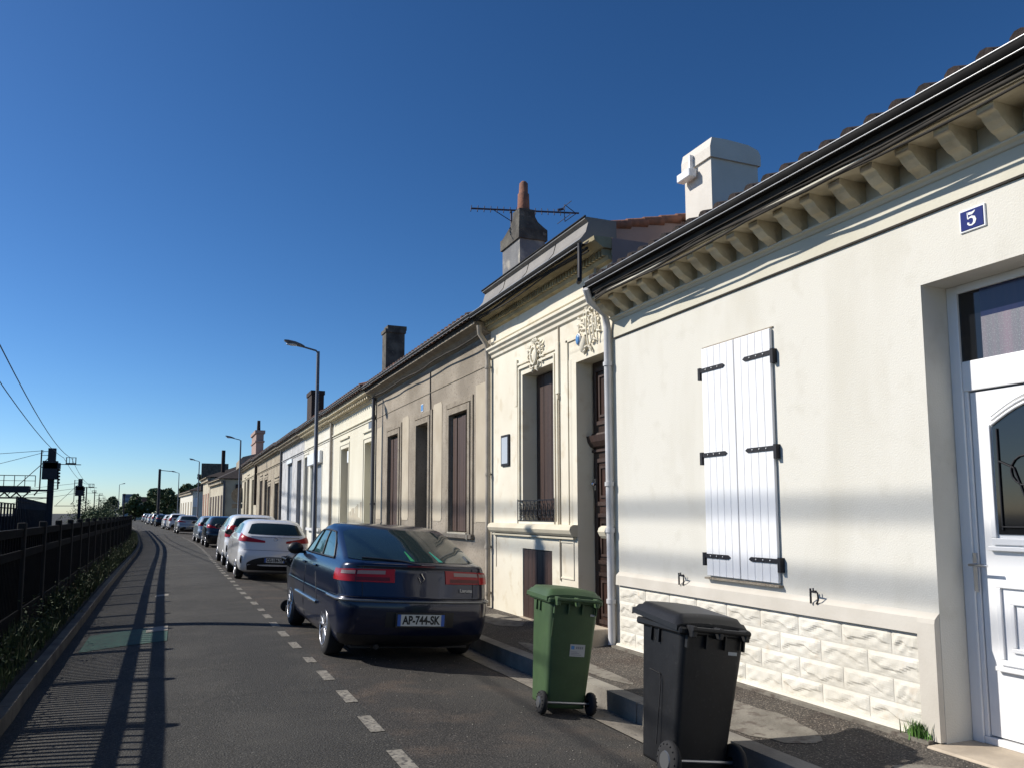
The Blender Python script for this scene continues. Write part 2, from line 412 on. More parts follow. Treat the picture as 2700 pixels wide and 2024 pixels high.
def tiled_roof(y0, y1, ze, xe, rise=1.35, run=4.6, pitch=.21, amp=.035):
    mb = MB(); n = int((y1 - y0) / pitch * 4)
    def fn(u, v):
        y = y0 + (y1 - y0) * u; x = xe + run * v
        return (x, y, ze + rise * v + amp * abs(math.sin(math.pi * (y - y0) / pitch)) ** .7 + .012 * math.sin(y * 3.1) * (1 - v))
    mb.grid(fn, n, 9, 0, True)
    # far slope and underside
    mb.quad((xe + run, y0, ze + rise), (xe + run, y1, ze + rise), (xe + run * 1.9, y1, ze), (xe + run * 1.9, y0, ze))
    mb.quad((xe, y0, ze - .02), (xe, y1, ze - .02), (xe + run, y1, ze + rise - .03), (xe + run, y0, ze + rise - .03), 0)
    mb.quad((xe, y0, ze - .02), (xe, y0, ze + .03), (xe + run, y0, ze + rise), (xe + run, y0, ze + rise - .03)); mb.quad((xe, y1, ze - .02), (xe + run, y1, ze + rise - .03), (xe + run, y1, ze + rise), (xe, y1, ze + .03))
    # rounded noses of the bottom row
    k = int((y1 - y0) / pitch)
    for i in range(k):
        yc = y0 + (i + .5) * pitch; r = pitch * .34
        mb.tube([(xe - .05, yc, ze + .015), (xe + .22, yc, ze + .085)], [r * .9, r], 10, 0)
    return mb
def half_gutter(y0, y1, x, z, r=.065):
    mb = MB(); n = 8
    prof = [(x + r * math.cos(math.pi + math.pi * i / n), z + r * math.sin(math.pi + math.pi * i / n)) for i in range(n + 1)]
    prof += [(p[0] * .97 + x * .03, p[1] + .003) for p in prof[::-1]]
    mb.ext(prof, 'y', y0, y1, 0, True)
    mb.tube([(x - r, y0, z + .004), (x - r, y1, z + .004)], .006, 6, 1)  # pale tubes put the gutter's upper and lower highlights into colour
    mb.tube([(x - r * .62, y0, z - r * .86), (x - r * .62, y1, z - r * .86)], .005, 6, 1)
    return mb
def shutterleaf(y0, y1, z0, z1, x, th=.03, boards=5, m=0):
    mb = MB(); n = boards; w_ = (y1 - y0) / n
    for i in range(n):
        mb.bbox(x, x + th, y0 + i * w_ + .0008, y0 + (i + 1) * w_ - .0008, z0, z1, .004, m)
    return mb
def pipe(pts, r=.045, collars=()):
    mb = MB().tube(pts, r, 12)
    for (x, y, z) in collars: mb.tube([(x, y, z - .025), (x, y, z + .025)], r * 1.28, 12); mb.box(x, F + .01, y - .012, y + .012, z - .012, z + .012)
    return mb

# ================================================================== HOUSE 5
h5 = thing('house', 'white rendered one storey house with white panelled door and white shutters, nearest on the right', 'house', (F, 5, 0), group='terraced houses along the street')
wall(-1.5, 8.10, 3.76, [(2.72, 3.90, .11, 3.26, .27)]).build('wall', ['render_white'], h5)
MB().box(F - .016, F + .3, -1.5, 8.10, 3.763, 4.36).build('frieze', 'frieze_cream', h5)
MB().box(F - .018, F, -1.5, 8.10, 3.747, 3.762).build('string_course', 'soffit_dark', h5)  # dark strip stands in for the thin shadow line of the groove
MB().ext([(F - .017, 3.95), (F - .03, 3.955), (F - .045, 3.975), (F - .075, 3.985), (F - .075, 4.0), (F - .017, 4.0)], 'y', -1.5, 8.10).build('cornice_bed', 'frieze_cream', h5)
for i in range(31):                                  # carved modillions
    yc = 8.0 - i * .303
    if yc < -1.3: break
    prof = [(F - .02, 4.0), (F - .08, 3.995), (F - .13, 4.03), (F - .17, 4.045), (F - .22, 4.085), (F - .25, 4.12), (F - .285, 4.13), (F - .285, 4.175), (F - .02, 4.175)]
    MB().ext(prof, 'y', yc - .055, yc + .055).build('modillion', 'bracket_stone', h5, bevel=.01)
MB().box(F - .345, F, -1.5, 8.08, 4.176, 4.20).build('corona', 'bracket_stone', h5)
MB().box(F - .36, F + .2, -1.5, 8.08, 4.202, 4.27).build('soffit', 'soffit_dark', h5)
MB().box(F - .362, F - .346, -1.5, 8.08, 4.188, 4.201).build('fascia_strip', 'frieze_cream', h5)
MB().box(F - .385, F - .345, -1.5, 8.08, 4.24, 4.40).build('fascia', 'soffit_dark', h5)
half_gutter(-1.5, 7.98, F - .405, 4.36, .065).build('gutter', ['dark_gutter', 'gutter_edge'], h5)
tiled_roof(-1.5, 8.15, 4.345, F - .40, 1.45, 4.8, .21, .035).build('roof', 'tile', h5)
# shutters
for k, (a, b) in enumerate(((5.40, 5.885), (5.895, 6.38))):
    sh = shutterleaf(a, b, 1.05, 3.28, F - .035, .03, 5).build('shutter', 'white_shutter', h5)
    hy = a if k == 0 else b; s_ = 1 if k == 0 else -1
    for z in (1.24, 2.22, 3.06):
        hb = MB()
        hb.ext([(hy - s_ * .03, z - .02), (hy + s_ * .33, z - .02), (hy + s_ * .36, z), (hy + s_ * .33, z + .02), (hy - s_ * .03, z + .02)], 'x', F - .045, F - .034)
        hb.box(F - .05, F - .001, min(hy - s_ * .045, hy - s_ * .01), max(hy - s_ * .045, hy - s_ * .01), z - .095, z + .03)
        for q in (.08, .17, .26): hb.ball((F - .046, hy + s_ * q, z), .009, 6, 1)
        hb.build('strap_hinge', ['black_iron', 'gutter_edge'], sh)
split(MB().box(F - .012, F, 5.385, 6.395, 3.285, 3.297).box(F - .05, F, 5.38, 6.40, 1.018, 1.036), 'shutter_rail', 'surround_stone', h5)
for y in (6.81, 5.01):                               # shutter stays
    MB().tube([(F, y, 1.02), (F - .06, y, 1.02), (F - .06, y - .075, 1.015), (F - .06, y - .08, .96), (F - .05, y - .05, .925)], .0075, 6).tube([(F - .06, y, 1.045), (F - .06, y, .925)], .0085, 6).tube([(F - .06, y - .03, 1.015), (F - .06, y - .03, 1.05)], .006, 6).build('shutter_stay', 'black_iron', h5)
# dado band and rock faced plinth
MB().ext([(F, .97), (F - .045, .93), (F - .05, .82), (F, .82)], 'y', 4.04, 8.08).ext([(F, .97), (F - .046, .93), (F - .052, .90), (F - .052, .12), (F, .12)], 'y', 3.902, 4.04).build('dado', 'dado_cream', h5)
mb = MB(); rr = random.Random(11)
rows = [(.135, .30), (.30, .47), (.47, .64), (.64, .812)]
for ri, (za, zb) in enumerate(rows):
    y = 4.05 + (0 if ri % 2 else .0); first = True
    while y < 8.06:
        l = (.24 if (first and ri % 2) else .46); first = False
        ye = min(y + l, 8.06)
        if 8.06 - ye < .1: ye = 8.06
        n_u, n_v = 16, 11; seed = rr.random() * 100; lip = rr.uniform(.25, .5); lo = rr.uniform(-.12, .12)
        a1, a2, a3 = rr.uniform(0, 6), rr.uniform(0, 6), rr.uniform(.008, .015)
        def fn(u, v, y=y, ye=ye, za=za, zb=zb, a1=a1, a2=a2, a3=a3, lip=lip, lo=lo):
            e = min(u, 1 - u) * (ye - y) * 25; e2 = min(v, 1 - v) * (zb - za) * 32
            edge = max(0, min(1, min(e, e2)))
            ridge = lip + .13 * math.sin(u * 7 + a1) + .05 * math.sin(u * 17 + a2) + lo * u
            h = a3 * (.35 + .85 * min(1, max(0, (v - ridge) * 13 + .5))) * (1 - .3 * abs(v - ridge)) + .0035 * math.sin(u * 19 + a2) * math.sin(v * 9 + a1) + .0012 * math.sin(u * 13 + v * 11 + a1)
            return (F - .012 - max(0, h) * edge, y + .004 + (ye - y - .008) * u, za + .004 + (zb - za - .008) * v)
        mb.grid(fn, n_u, n_v, 0, False)
        y = ye
mb.build('rock_faced_plinth', 'plinth_cream', h5)
MB().box(F - .010, F, 4.05, 8.06, .10, .815).ext([(F, .15), (F - .04, .145), (F - .06, .10), (F - .06, .02), (F, .02)], 'y', 4.04, 8.10).build('plinth_bed', 'plinth_cream', h5)
# door 5
XD = F + .27
dr = MB()
dr.box(XD - .02, XD + .06, 3.82, 3.90, .11, 3.26).box(XD - .02, XD + .06, 2.72, 2.80, .11, 3.26).box(XD - .02, XD + .06, 2.80, 3.82, 3.20, 3.26).box(XD - .012, XD + .06, 2.80, 3.82, 2.50, 2.71).box(XD - .012, XD + .06, 2.80, 3.82, .112, .16)
dr.box(XD - .005, XD + .05, 3.79, 3.82, .16, 2.50)
dobj = dr.build('door', 'white_pvc', h5, bevel=.006)
lf = MB()
def frame_rect(mb, x, y0, y1, z0, z1, w_, h, m=0):
    mb.box(x - h, x, y0, y1, z0, z0 + w_, m).box(x - h, x, y0, y1, z1 - w_, z1, m).box(x - h, x, y0, y0 + w_, z0 + w_, z1 - w_, m).box(x - h, x, y1 - w_, y1, z0 + w_, z1 - w_, m)
lf.box(XD + .008, XD + .05, 2.82, 3.785, .17, 2.49)
lf.box(XD - .014, XD + .008, 2.90, 3.68, 1.44, 1.485).box(XD - .014, XD + .008, 3.645, 3.68, 1.485, 2.25).box(XD - .014, XD + .008, 2.90, 2.935, 1.485, 2.25); frame_rect(lf, XD + .008, 2.90, 3.68, .65, 1.19, .035, .02); frame_rect(lf, XD + .008, 3.0, 3.59, .74, 1.08, .03, .018)
lf.box(XD - .03, XD + .008, 2.88, 3.70, .61, .64).box(XD - .03, XD + .008, 2.88, 3.70, 1.40, 1.43)
lf.build('door_leaf', 'white_pvc', dobj, bevel=.005)
gl = MB(); ys_ = [2.945 + (3.635 - 2.945) * i / 12 for i in range(13)]
pl = [(y, 1.51) for y in (2.95, 3.635)] + [(y, 2.24 + .14 * math.sin(math.pi * (y - 2.945) / .69)) for y in ys_[::-1]]
gl.ext(pl, 'x', XD + .000, XD + .006); gl.build('door_glass', 'glass_dark', dobj)
ar = MB(); top = [(XD - .012, y, 2.25 + .14 * math.sin(math.pi * (y - 2.945) / .69)) for y in ys_]
for o_, r_ in ((0, .012), (.03, .009), (.055, .007)): ar.tube([(XD - .006, p[1], p[2] + o_) for p in top], r_, 6)
ar.build('arched_moulding', 'white_pvc', dobj)
ir = MB()
for c, r_ in (((3.42, 1.93), .10), ((3.30, 1.80), .07)):
    ir.tube([(XD - .008, c[0] + r_ * math.cos(t), c[1] + r_ * math.sin(t)) for t in [2 * math.pi * k / 16 for k in range(17)]], .006, 6)
for a, b in (((3.60, 2.0), (3.50, 1.95)), ((3.50, 1.95), (3.44, 1.76)), ((3.34, 1.54), (3.36, 2.26)), ((3.6, 1.56), (3.0, 1.56)), ((3.6, 1.54), (3.6, 2.22))):
    ir.tube([(XD - .008, a[0], a[1]), (XD - .008, b[0], b[1])], .006, 6)
ir.build('door_grille', 'black_iron', dobj)
mk('frosted_glass', (.13, .14, .16), (.20, .155, .19), sc=3, rough=.35, stretch=(1, 6, .1), c3=(.24, .25, .26), sc3=120, f3=.40)
mk('blue_pane', (.016, .020, .055), (.028, .026, .06), sc=3, rough=.1, stretch=(1, 5, .1))
two = MB().box(XD, XD + .01, 2.80, 3.82, 2.71, 3.20).build('transom_window', 'glass_dark', dobj)
MB().box(XD - .003, XD, 2.80, 3.66, 3.0, 3.20).build('curtain_band', 'blue_pane', two); MB().box(XD - .004, XD, 2.80, 3.66, 2.71, 3.0).build('frosted_pane', 'frosted_glass', two)  # upper band carries a blue reflection in its colour
MB().box(XD - .026, XD - .014, 3.785, 3.815, 1.12, 1.38).tube([(XD - .02, 3.80, 1.30), (XD - .085, 3.80, 1.30), (XD - .085, 3.67, 1.30)], .009, 8).build('door_handle', 'chrome', dobj)
MB().bbox(F - .16, XD + .1, 2.62, 3.93, -.02, .112, .012).build('doorstep', 'step_stone', h5)
# number 5 plate with a drawn numeral
np_ = MB().bbox(F - .012, F + .004, 3.385, 3.57, 3.52, 3.675, .004, 1).bbox(F - .016, F - .011, 3.397, 3.558, 3.532, 3.663, .002, 0)
npo = np_.build('number_plate', ['enamel_blue', 'enamel_white'], h5)
n5 = MB()
def stroke(mb, pts, x, m=0):     # pts: (y,z,width)
    vs = []
    for i, (y, z, w_) in enumerate(pts):
        a = pts[max(i - 1, 0)]; b = pts[min(i + 1, len(pts) - 1)]; d = Vector((b[0] - a[0], b[1] - a[1])).normalized()
        vs += [(x, y - d.y * w_ / 2, z + d.x * w_ / 2), (x, y + d.y * w_ / 2, z - d.x * w_ / 2)]
    n = len(pts); vs2 = [(p[0] + .002, p[1], p[2]) for p in vs]
    fs = [(2 * i, 2 * i + 1, 2 * i + 3, 2 * i + 2) for i in range(n - 1)]
    mb._a(vs, fs, m); mb._a(vs2, fs, m)
cy, cz = 3.478, 3.598
U = lambda a, b, w_: (cy - a, cz + b, w_)
stroke(n5, [U(-.026, .042, .010), U(-.012, .038, .018), U(.006, .036, .018), (cy - .020, cz + .043, .010), (cy - .027, cz + .050, .004)], F - .0185)
stroke(n5, [U(-.026, .048, .007), U(-.025, .003, .007)], F - .0185)
bowl = [(-.025, .002, .005), (-.012, .010, .010), (.002, .012, .014), (.018, .004, .019), (.024, -.014, .021), (.018, -.032, .017), (.002, -.043, .010), (-.016, -.040, .009), (-.024, -.030, .014), (-.020, -.022, .016)]
stroke(n5, [U(*b) for b in bowl], F - .0185)
n5.build('numeral', 'enamel_white', npo)
# chimney of house 5, with metal box
YC = 7.9; ch = MB()
ch.box(6.20, 6.95, 7.90, 8.46, 4.6, 6.20)
ch.box(6.17, 6.98, 7.87, 8.49, 6.20, 6.34)
ch.ext([(6.17, 6.34), (6.98, 6.34), (6.94, 6.41), (6.78, 6.455), (6.42, 6.47), (6.20, 6.46)], 'y', 7.87, 8.49)
cho = ch.build('chimney', 'chimney_white', h5)
MB().bbox(6.05, 6.17, 8.16, 8.44, 6.04, 6.15, .01).box(6.11, 6.168, 8.22, 8.25, 6.15, 6.36).build('vent_box', 'white_shutter', cho)
# downpipe on the boundary
pipe([(F - .44, 8.0, 4.30), (F - .36, 8.06, 4.18), (F - .10, 8.15, 4.06), (F - .06, 8.17, 3.9), (F - .06, 8.17, .12)], .045, [(F - .06, 8.17, z) for z in (3.45, 2.0, 1.45, .62)]).build('downpipe', 'downpipe_white', h5)

# ================================================================== HOUSE 7
h7 = thing('house', 'cream stone house with carved ornaments, balconet and long zinc parapet', 'house', (F, 10, 0), group='terraced houses along the street')
YA, YB = 8.10, 12.16
mb = wall(YA, YB, 5.0, [(8.36, 9.10, .11, 3.64, .30), (9.79, 10.85, 1.50, 3.76, .30), (9.86, 10.86, .10, 1.13, .06)])
mb.build('wall', 'stone_cream', h7)
# curved jamb pilaster of the doorway
mb = MB(); n = 8
prof = [(F - .005, 9.30)] + [(F + .16 - .17 * math.cos(math.pi / 2 * i / n), 9.28 - .17 * math.sin(math.pi / 2 * i / n)) for i in range(n + 1)] + [(F + .3, 9.09), (F + .3, 9.30)]
mb.ext(prof, 'z', 1.50, 3.70, 0, True); mb.box(F - .02, F + .0, 9.31, 9.36, 1.5, 3.98).box(F - .02, F, 8.45, 9.36, 3.95, 3.99)
mb.build('door_jamb', 'stone_cream', h7)
# door head cove
mb = MB().grid(lambda u, v: (F - .0 + .26 * v ** 1.2 - .07 * math.sin(math.pi * v), 8.30 + .98 * u, 3.86 - .22 * math.sin(math.pi / 2 * v)), 2, 8)
mb.build('door_head', 'stone_cream', h7)
d7 = MB().box(F + .25, F + .34, 8.30, 9.12, .12, 3.66)
d7o = d7.build('door', 'dark_door', h7)
t = MB(); x = F + .25
t.ext([(x, 2.50), (x - .05, 2.52), (x - .09, 2.58), (x - .11, 2.66), (x - .04, 2.67), (x - .02, 2.70), (x, 2.70)], 'y', 8.34, 9.12)
t.ext([(x, 2.44), (x - .03, 2.45), (x - .03, 2.48), (x, 2.49)], 'y', 8.34, 9.12)
for z0, z1 in ((2.80, 3.55), (1.75, 2.36), (1.0, 1.65), (.25, .9)):
    frame_rect(t, x, 8.42, 9.02, z0, z1, .05, .022); frame_rect(t, x, 8.52, 8.92, z0 + .1, z1 - .1, .03, .018)
for k in range(7): t.ball((x - .02, 8.60 + .05 * k, 2.61 + .03 * math.sin(k)), (.03, .03, .045), 6)
t.build('door_panels', 'brown_wood', d7o)
MB().box(x - .03, x - .01, 9.00, 9.05, 1.95, 2.10).ball((x - .06, 9.02, 2.03), .03, 8).build('door_knob', 'chrome', d7o)
# window 7
wo = MB().box(F + .27, F + .30, 9.79, 10.85, 1.50, 3.76)
wobj = wo.build('window', 'brown_wood', h7)
for k in range(4): shutterleaf(9.80 + k * .262, 9.80 + (k + 1) * .262 - .008, 1.52, 3.74, F + .235, .03, 1).build('shutter', 'brown_wood', wobj)
t = MB()
frame_rect(t, F, 9.63, 11.03, 1.50, 3.96, .035, .022); frame_rect(t, F, 9.70, 10.95, 1.50, 3.88, .03, .03)
t.box(F - .03, F, 11.0, 11.09, 3.3, 4.02).box(F - .03, F, 9.57, 9.66, 3.3, 4.02)
t.build('window_surround', 'stone_cream', h7)
MB().tube([(F - .01, 9.585, 4.25), (F - .01, 9.585, .75)], .014, 6).box(F - .035, F, 9.57, 9.60, 3.22, 3.28).build('cable_duct', 'panel_beige', h7)
def ornament(cy, cz, seed, w_=.30, h_=.22):
    """symmetrical cartouche: C-scrolls, acanthus leaves and a central shield"""
    mb = MB(); rr = random.Random(seed)
    for sg in (1, -1):
        for (dy, dz, r_, a0, turn) in ((.10, .10, .075, .5, 1), (.17, -.02, .07, 2.6, -1), (.10, -.13, .055, 4.2, 1), (.24, .07, .045, 1.0, 1), (.04, .19, .05, 0.2, 1)):
            mb.tube([(F - .03 - .012 * math.sin(t_), cy + sg * (dy + r_ * (1 - t_ / 8) * math.cos(a0 + turn * t_)), cz + dz + r_ * (1 - t_ / 8) * math.sin(a0 + turn * t_)) for t_ in [.45 * i for i in range(13)]], [.013] * 6 + [.011, .010, .009, .008, .007, .006, .005], 6)
        for k in range(9):
            a = -1.2 + .32 * k; q = .62 + .38 * math.sin(k * 1.9 + seed); y = cy + sg * w_ * q * math.cos(a); z = cz + h_ * 1.05 * math.sin(a)
            d = Vector((math.cos(a), math.sin(a) * .8)); L_ = .055
            mb.tube([(F - .012, y - sg * d.x * L_, z - d.y * L_), (F - .04, y, z), (F - .02, y + sg * d.x * L_, z + d.y * L_)], [.006, .020, .003], 6)
    return mb
om = ornament(10.33, 3.97, 3)
om.tube([(F - .05, 10.33 + .10 * math.cos(t), 3.96 + .13 * math.sin(t)) for t in [2 * math.pi * i / 16 for i in range(17)]], .02, 6); om.ball((F - .035, 10.33, 3.96), (.03, .08, .10), 10)
om.build('window_ornament', 'stone_cream', h7)
om = ornament(8.72, 4.0, 9, .30, .28); om.ball((F - .02, 8.86, 3.84), (.05, .09, .12), 10)
for k in range(4): om.tube([(F - .03, 8.75 - .08 * k, 4.15 + .02 * k), (F - .05, 8.72 - .09 * k, 4.0), (F - .03, 8.70 - .08 * k, 3.8)], .012, 6)
om.build('door_ornament', 'stone_cream', h7)
MB().ball((F - .065, 8.90, 3.90), (.02, .062, .085), 12, 1).ball((F - .078, 8.90, 3.90), (.018, .05, .07), 12, 0).build('oval_number_plaque', ['enamel_light_blue', 'enamel_white'], h7)
# sills, cellar door, balconet
def bull(y0, y1): return [(F, 1.34), (F - .07, 1.35), (F - .10, 1.38), (F - .125, 1.43), (F - .11, 1.475), (F - .07, 1.50), (F, 1.50)]
MB().ext(bull(0, 0), 'y', 9.10, 12.0, 0, False).ext([(F, 1.30), (F - .05, 1.31), (F - .05, 1.338), (F, 1.338)], 'y', 9.14, 11.98).ext(bull(0, 0), 'y', 8.2, 8.36).build('sill_band', 'sill_stone', h7)
cdo = MB().box(F + .03, F + .06, 9.86, 10.86, .10, 1.13).build('cellar_door', 'brown_wood', h7)
shutterleaf(9.88, 10.84, .12, 1.11, F + .01, .02, 6).build('boards', 'brown_wood', cdo)
MB().box(F - .03, F + .03, 9.84, 10.9, .06, .12).build('cellar_step', 'step_stone', h7)
bal = MB()
for z in (1.84, 1.54): bal.box(F - .03, F - .01, 9.72, 10.98, z - .008, z + .008)
for k in range(9):
    yy_ = 9.78 + k * .14
    bal.tube([(F - .02, yy_ + .05 * math.cos(t), 1.69 + .10 * math.sin(t)) for t in [2 * math.pi * i / 10 for i in range(11)]], .007, 5)
    bal.tube([(F - .02, yy_ + .03 * math.cos(t), 1.69 + .04 * math.sin(t) - .02) for t in [2 * math.pi * i / 8 for i in range(9)]], .007, 5)
    bal.tube([(F - .02, yy_ - .07, 1.54), (F - .02, yy_, 1.69), (F - .02, yy_ + .07, 1.84)], .006, 5)
for yy_ in (9.72, 10.98): bal.box(F - .03, F + .01, yy_ - .01, yy_ + .01, 1.50, 1.86)
bal.build('balconet', 'black_iron', h7)
frame_rect(MBv := MB(), F, 9.20, 9.60, .78, 1.28, .02, .012); MBv.box(F - .015, F, 9.12, 9.6, .10, .62).box(F - .012, F, 11.90, 11.94, .8, 1.3).build('base_panels', 'stone_cream', h7)
mbx = MB().bbox(F - .03, F + .01, 11.33, 11.65, 2.40, 2.90, .006, 0).box(F - .034, F - .02, 11.37, 11.61, 2.44, 2.86, 1)
mbx.build('letter_box', ['black_iron', 'lamp_glass'], h7)
# string course, frieze, cornice with dentils, zinc parapet
MB().ext([(F, 4.22), (F - .03, 4.24), (F - .035, 4.28), (F - .07, 4.31), (F - .075, 4.34), (F - .11, 4.37), (F - .11, 4.40), (F, 4.41)], 'y', YA + .02, YB - .02).ext([(F, 4.48), (F - .02, 4.49), (F - .02, 4.51), (F, 4.52)], 'y', YA + .02, YB - .02).build('string_course', 'stone_cream', h7)
mb = MB().ext([(F, 4.72), (F - .06, 4.74), (F - .08, 4.79), (F, 4.79)], 'y', YA, YB)
mb.ext([(F, 4.88), (F - .14, 4.88), (F - .20, 4.92), (F - .26, 4.96), (F - .27, 5.01), (F, 5.02)], 'y', YA, YB)
for k in range(50):
    yy_ = YA + .04 + k * .081
    if yy_ + .045 < YB: mb.box(F - .12, F - .0, yy_, yy_ + .045, 4.792, 4.879)
mb.build('dentil_cornice', 'ochre_moulding', h7)
half_gutter(YA + .1, YB, F - .34, 4.98, .06).build('gutter', ['dark_gutter', 'gutter_edge'], h7)
pz_ = MB().ext([(F - .29, 5.02), (F - .31, 5.05), (F - .27, 5.07), (F - .17, 5.20), (F - .13, 5.34), (F - .18, 5.37), (F - .18, 5.40), (F + .28, 5.40), (F + .28, 5.02)], 'y', 8.48, 12.10)
pz_.build('zinc_parapet', 'zinc', h7, bevel=.004)
t = MB()
for yy_ in (9.4, 10.3, 11.2): t.tube([(F - .27, yy_, 5.075), (F - .172, yy_, 5.20), (F - .134, yy_, 5.34)], .006, 5)
t.tube([(F - .185, 8.46, 5.40), (F - .185, 12.12, 5.40)], .012, 8)
t.build('zinc_seam', 'dark_gutter', h7)
rf = MB()
rf.quad((F + .28, 8.52, 5.36), (6.6, 8.52, 5.74), (6.6, 12.1, 5.74), (F + .28, 12.1, 5.36)).quad((6.6, 8.52, 5.74), (9, 8.52, 5.0), (9, 12.1, 5.0), (6.6, 12.1, 5.74))
rf.build('roof', 'terracotta', h7)
MB()._a([(F + .2, 8.55, 4.3), (6.6, 8.55, 4.3), (9, 8.55, 4.3), (9, 8.55, 5.0), (6.6, 8.55, 5.70), (F + .2, 8.55, 5.32)], [(0, 1, 2, 3, 4, 5)]).build('gable_wall', 'pink_render', h7)
MB().box(F - .02, 9, 8.085, 8.098, 4.42, 5.01).build('gable_wall', 'pink_render', h7)
t = MB()
for k in range(6):
    xa = F + .22 + k * .26; za = 5.36 + (xa - F - .2) * .235
    t.tube([(xa, 8.56, za + .01), (xa + .31, 8.56, za + .055)], [.055, .065], 10)
t.build('verge_tiles', 'terracotta', h7)
# side of the cornice seen above house 5
MB().box(F - .05, F + .25, 8.44, 8.5, 4.45, 5.1).build('party_wall', 'tan_stone', h7)
# chimney 7
ch = MB(); X0, X1, Y0, Y1 = 5.52, 6.02, 12.44, 13.24
ch.box(X0, X1, Y0, Y1, 4.8, 6.56, 0)
ch.box(X0 - .03, X1 + .04, Y0 - .03, Y1 + .04, 6.56, 6.76, 1)
def fr(z, t_): return [(X0 - .03 + (.02) * t_ * 1.2, Y0 - .03 + .03 * t_, z), (X1 + .04 - .24 * t_, Y0 - .03 + .03 * t_, z), (X1 + .04 - .24 * t_, Y1 + .04 - .55 * t_, z), (X0 - .01 + .0 * t_, Y1 + .04 - .55 * t_, z)]
vs = []
for z, t_ in ((6.76, 0), (6.82, .35), (6.90, .75), (6.99, .96), (7.12, 1)): vs += fr(z, t_)
ch._a(vs, [(k * 4 + i, k * 4 + (i + 1) % 4, k * 4 + 4 + (i + 1) % 4, k * 4 + 4 + i) for k in range(4) for i in range(4)] + [(16, 17, 18, 19)], 1)
cho = ch.build('chimney', ['chimney_grey', 'chimney_dark'], h7)
MB().tube([(5.66, 12.58, 7.08), (5.66, 12.58, 7.18), (5.66, 12.58, 7.44), (5.66, 12.58, 7.46), (5.665, 12.58, 7.64), (5.67, 12.58, 7.68)], [.125, .115, .105, .085, .08, .05], 14, 0).build('chimney_pot', 'terracotta', cho)
# aerial behind the pot
an = thing('tv_aerial', 'long thin television aerial on a mast behind the clay chimney pot', 'aerial', (5.64, 13.1, 6.2))
A = Vector((4.72, 13.1, 7.27)); B = Vector((6.98, 13.1, 7.38))
A = Vector((4.85, 13.15, 7.27)); B = Vector((7.0, 12.95, 7.42))
MB().tube([A, B], .017, 6).build('boom', 'wire', an)
t = MB(); 
for k in range(15):
    p = A.lerp(B, k / 15 * .88); e = Vector((.045, .10, .10))
    t.tube([p - e, p + e], .009, 5)
t.build('element', 'wire', an)
t = MB(); p = A.lerp(B, .93); q = A.lerp(B, .86)
for s_ in (1, -1):
    t.tube([q + Vector((0, 0, 0)), q + Vector((.02, .02, .17 * s_))], .008, 5); t.tube([q + Vector((.02, .02, .17 * s_)), p + Vector((.1, 0, 0))], .008, 5)
    t.tube([q + Vector((0, .3, .12 * s_)), q + Vector((0, -.3, .12 * s_))], .007, 5)
t.tube([q + Vector((-.14, 0, .03)), q + Vector((-.02, 0, .07))], .025, 6)
t.build('reflector', 'wire', an)
MB().tube([(5.64, 13.1, 6.0), (5.64, 13.1, 7.31)], .018, 6).tube([(5.3, 13.12, 7.29), (5.64, 13.1, 7.12)], .008, 5).build('mast', 'wire', an)
# downpipe between 7 and 9, pavement step of house 7
pipe([(F - .24, 12.1, 4.80), (F - .22, 12.12, 4.66), (F - .08, 12.14, 4.48), (F - .07, 12.12, 4.2), (F - .07, 12.12, .14)], .042, [(F - .07, 12.12, z) for z in (4.1, 2.3, 1.1, .35)]).build('downpipe', 'downpipe_beige', h7)
MB().bbox(F - .30, F - .02, 8.24, 8.62, .0, .29, .01).bbox(F - .02, F + .3, 8.36, 9.1, .0, .12, .006).build('doorstep', 'step_stone', h7)
pipe([(F - .40, 8.22, 4.93), (F - .41, 8.21, 4.45), (F - .47, 8.13, 4.41), (F - .50, 8.05, 4.42)], .028).build('overflow_pipe', 'black_iron', h7)

# ================================================================== HOUSE 9
h9 = thing('house', 'weathered grey brown stone house with brown shutters, pale wall panels and no string of ornament', 'house', (F, 16, 0), group='terraced houses along the street')
YA, YB = 12.17, 20.50
mb = wall(YA, YB, 4.95, [(13.22, 14.26, 1.30, 3.53, .12), (15.64, 16.51, .10, 3.56, .30), (18.03, 19.01, 1.30, 3.55, .12)])
mb.build('wall', 'old_stone', h9)
t = MB()
def panel(y0, y1, z0=1.50, z1=3.88, c=.05):
    t.ext([(y0 + c, z0), (y1 - c, z0), (y1, z0 + c * 1.4), (y1, z1 - c * 1.4), (y1 - c, z1), (y0 + c, z1), (y0, z1 - c * 1.4), (y0, z0 + c * 1.4)], 'x', F - .008, F)
panel(12.24, 12.86, 1.50, 3.90, .01); panel(14.78, 15.36); panel(17.20, 17.76); panel(19.68, 20.30)
split(t, 'wall_panel', 'panel_beige', h9)
t = MB()
for a, b, z0, z1 in ((13.22, 14.26, 1.30, 3.53), (15.64, 16.51, .10, 3.56), (18.03, 19.01, 1.30, 3.55)):
    for o_, w_, h in ((.12, .12, .045), (.24, .10, .025)):
        y0, y1, zt = a - o_, b + o_, z1 + o_
        t.box(F - h, F, y0, y0 + w_, z0 - .02, zt).box(F - h, F, y1 - w_, y1, z0 - .02, zt).box(F - h, F, y0 + w_, y1 - w_, zt - w_, zt)
    if z0 > 1: t.box(F - .07, F, a - .28, b + .28, z0 - .10, z0 - .022)
t.build('stone_surrounds', 'surround_stone', h9, bevel=.006)
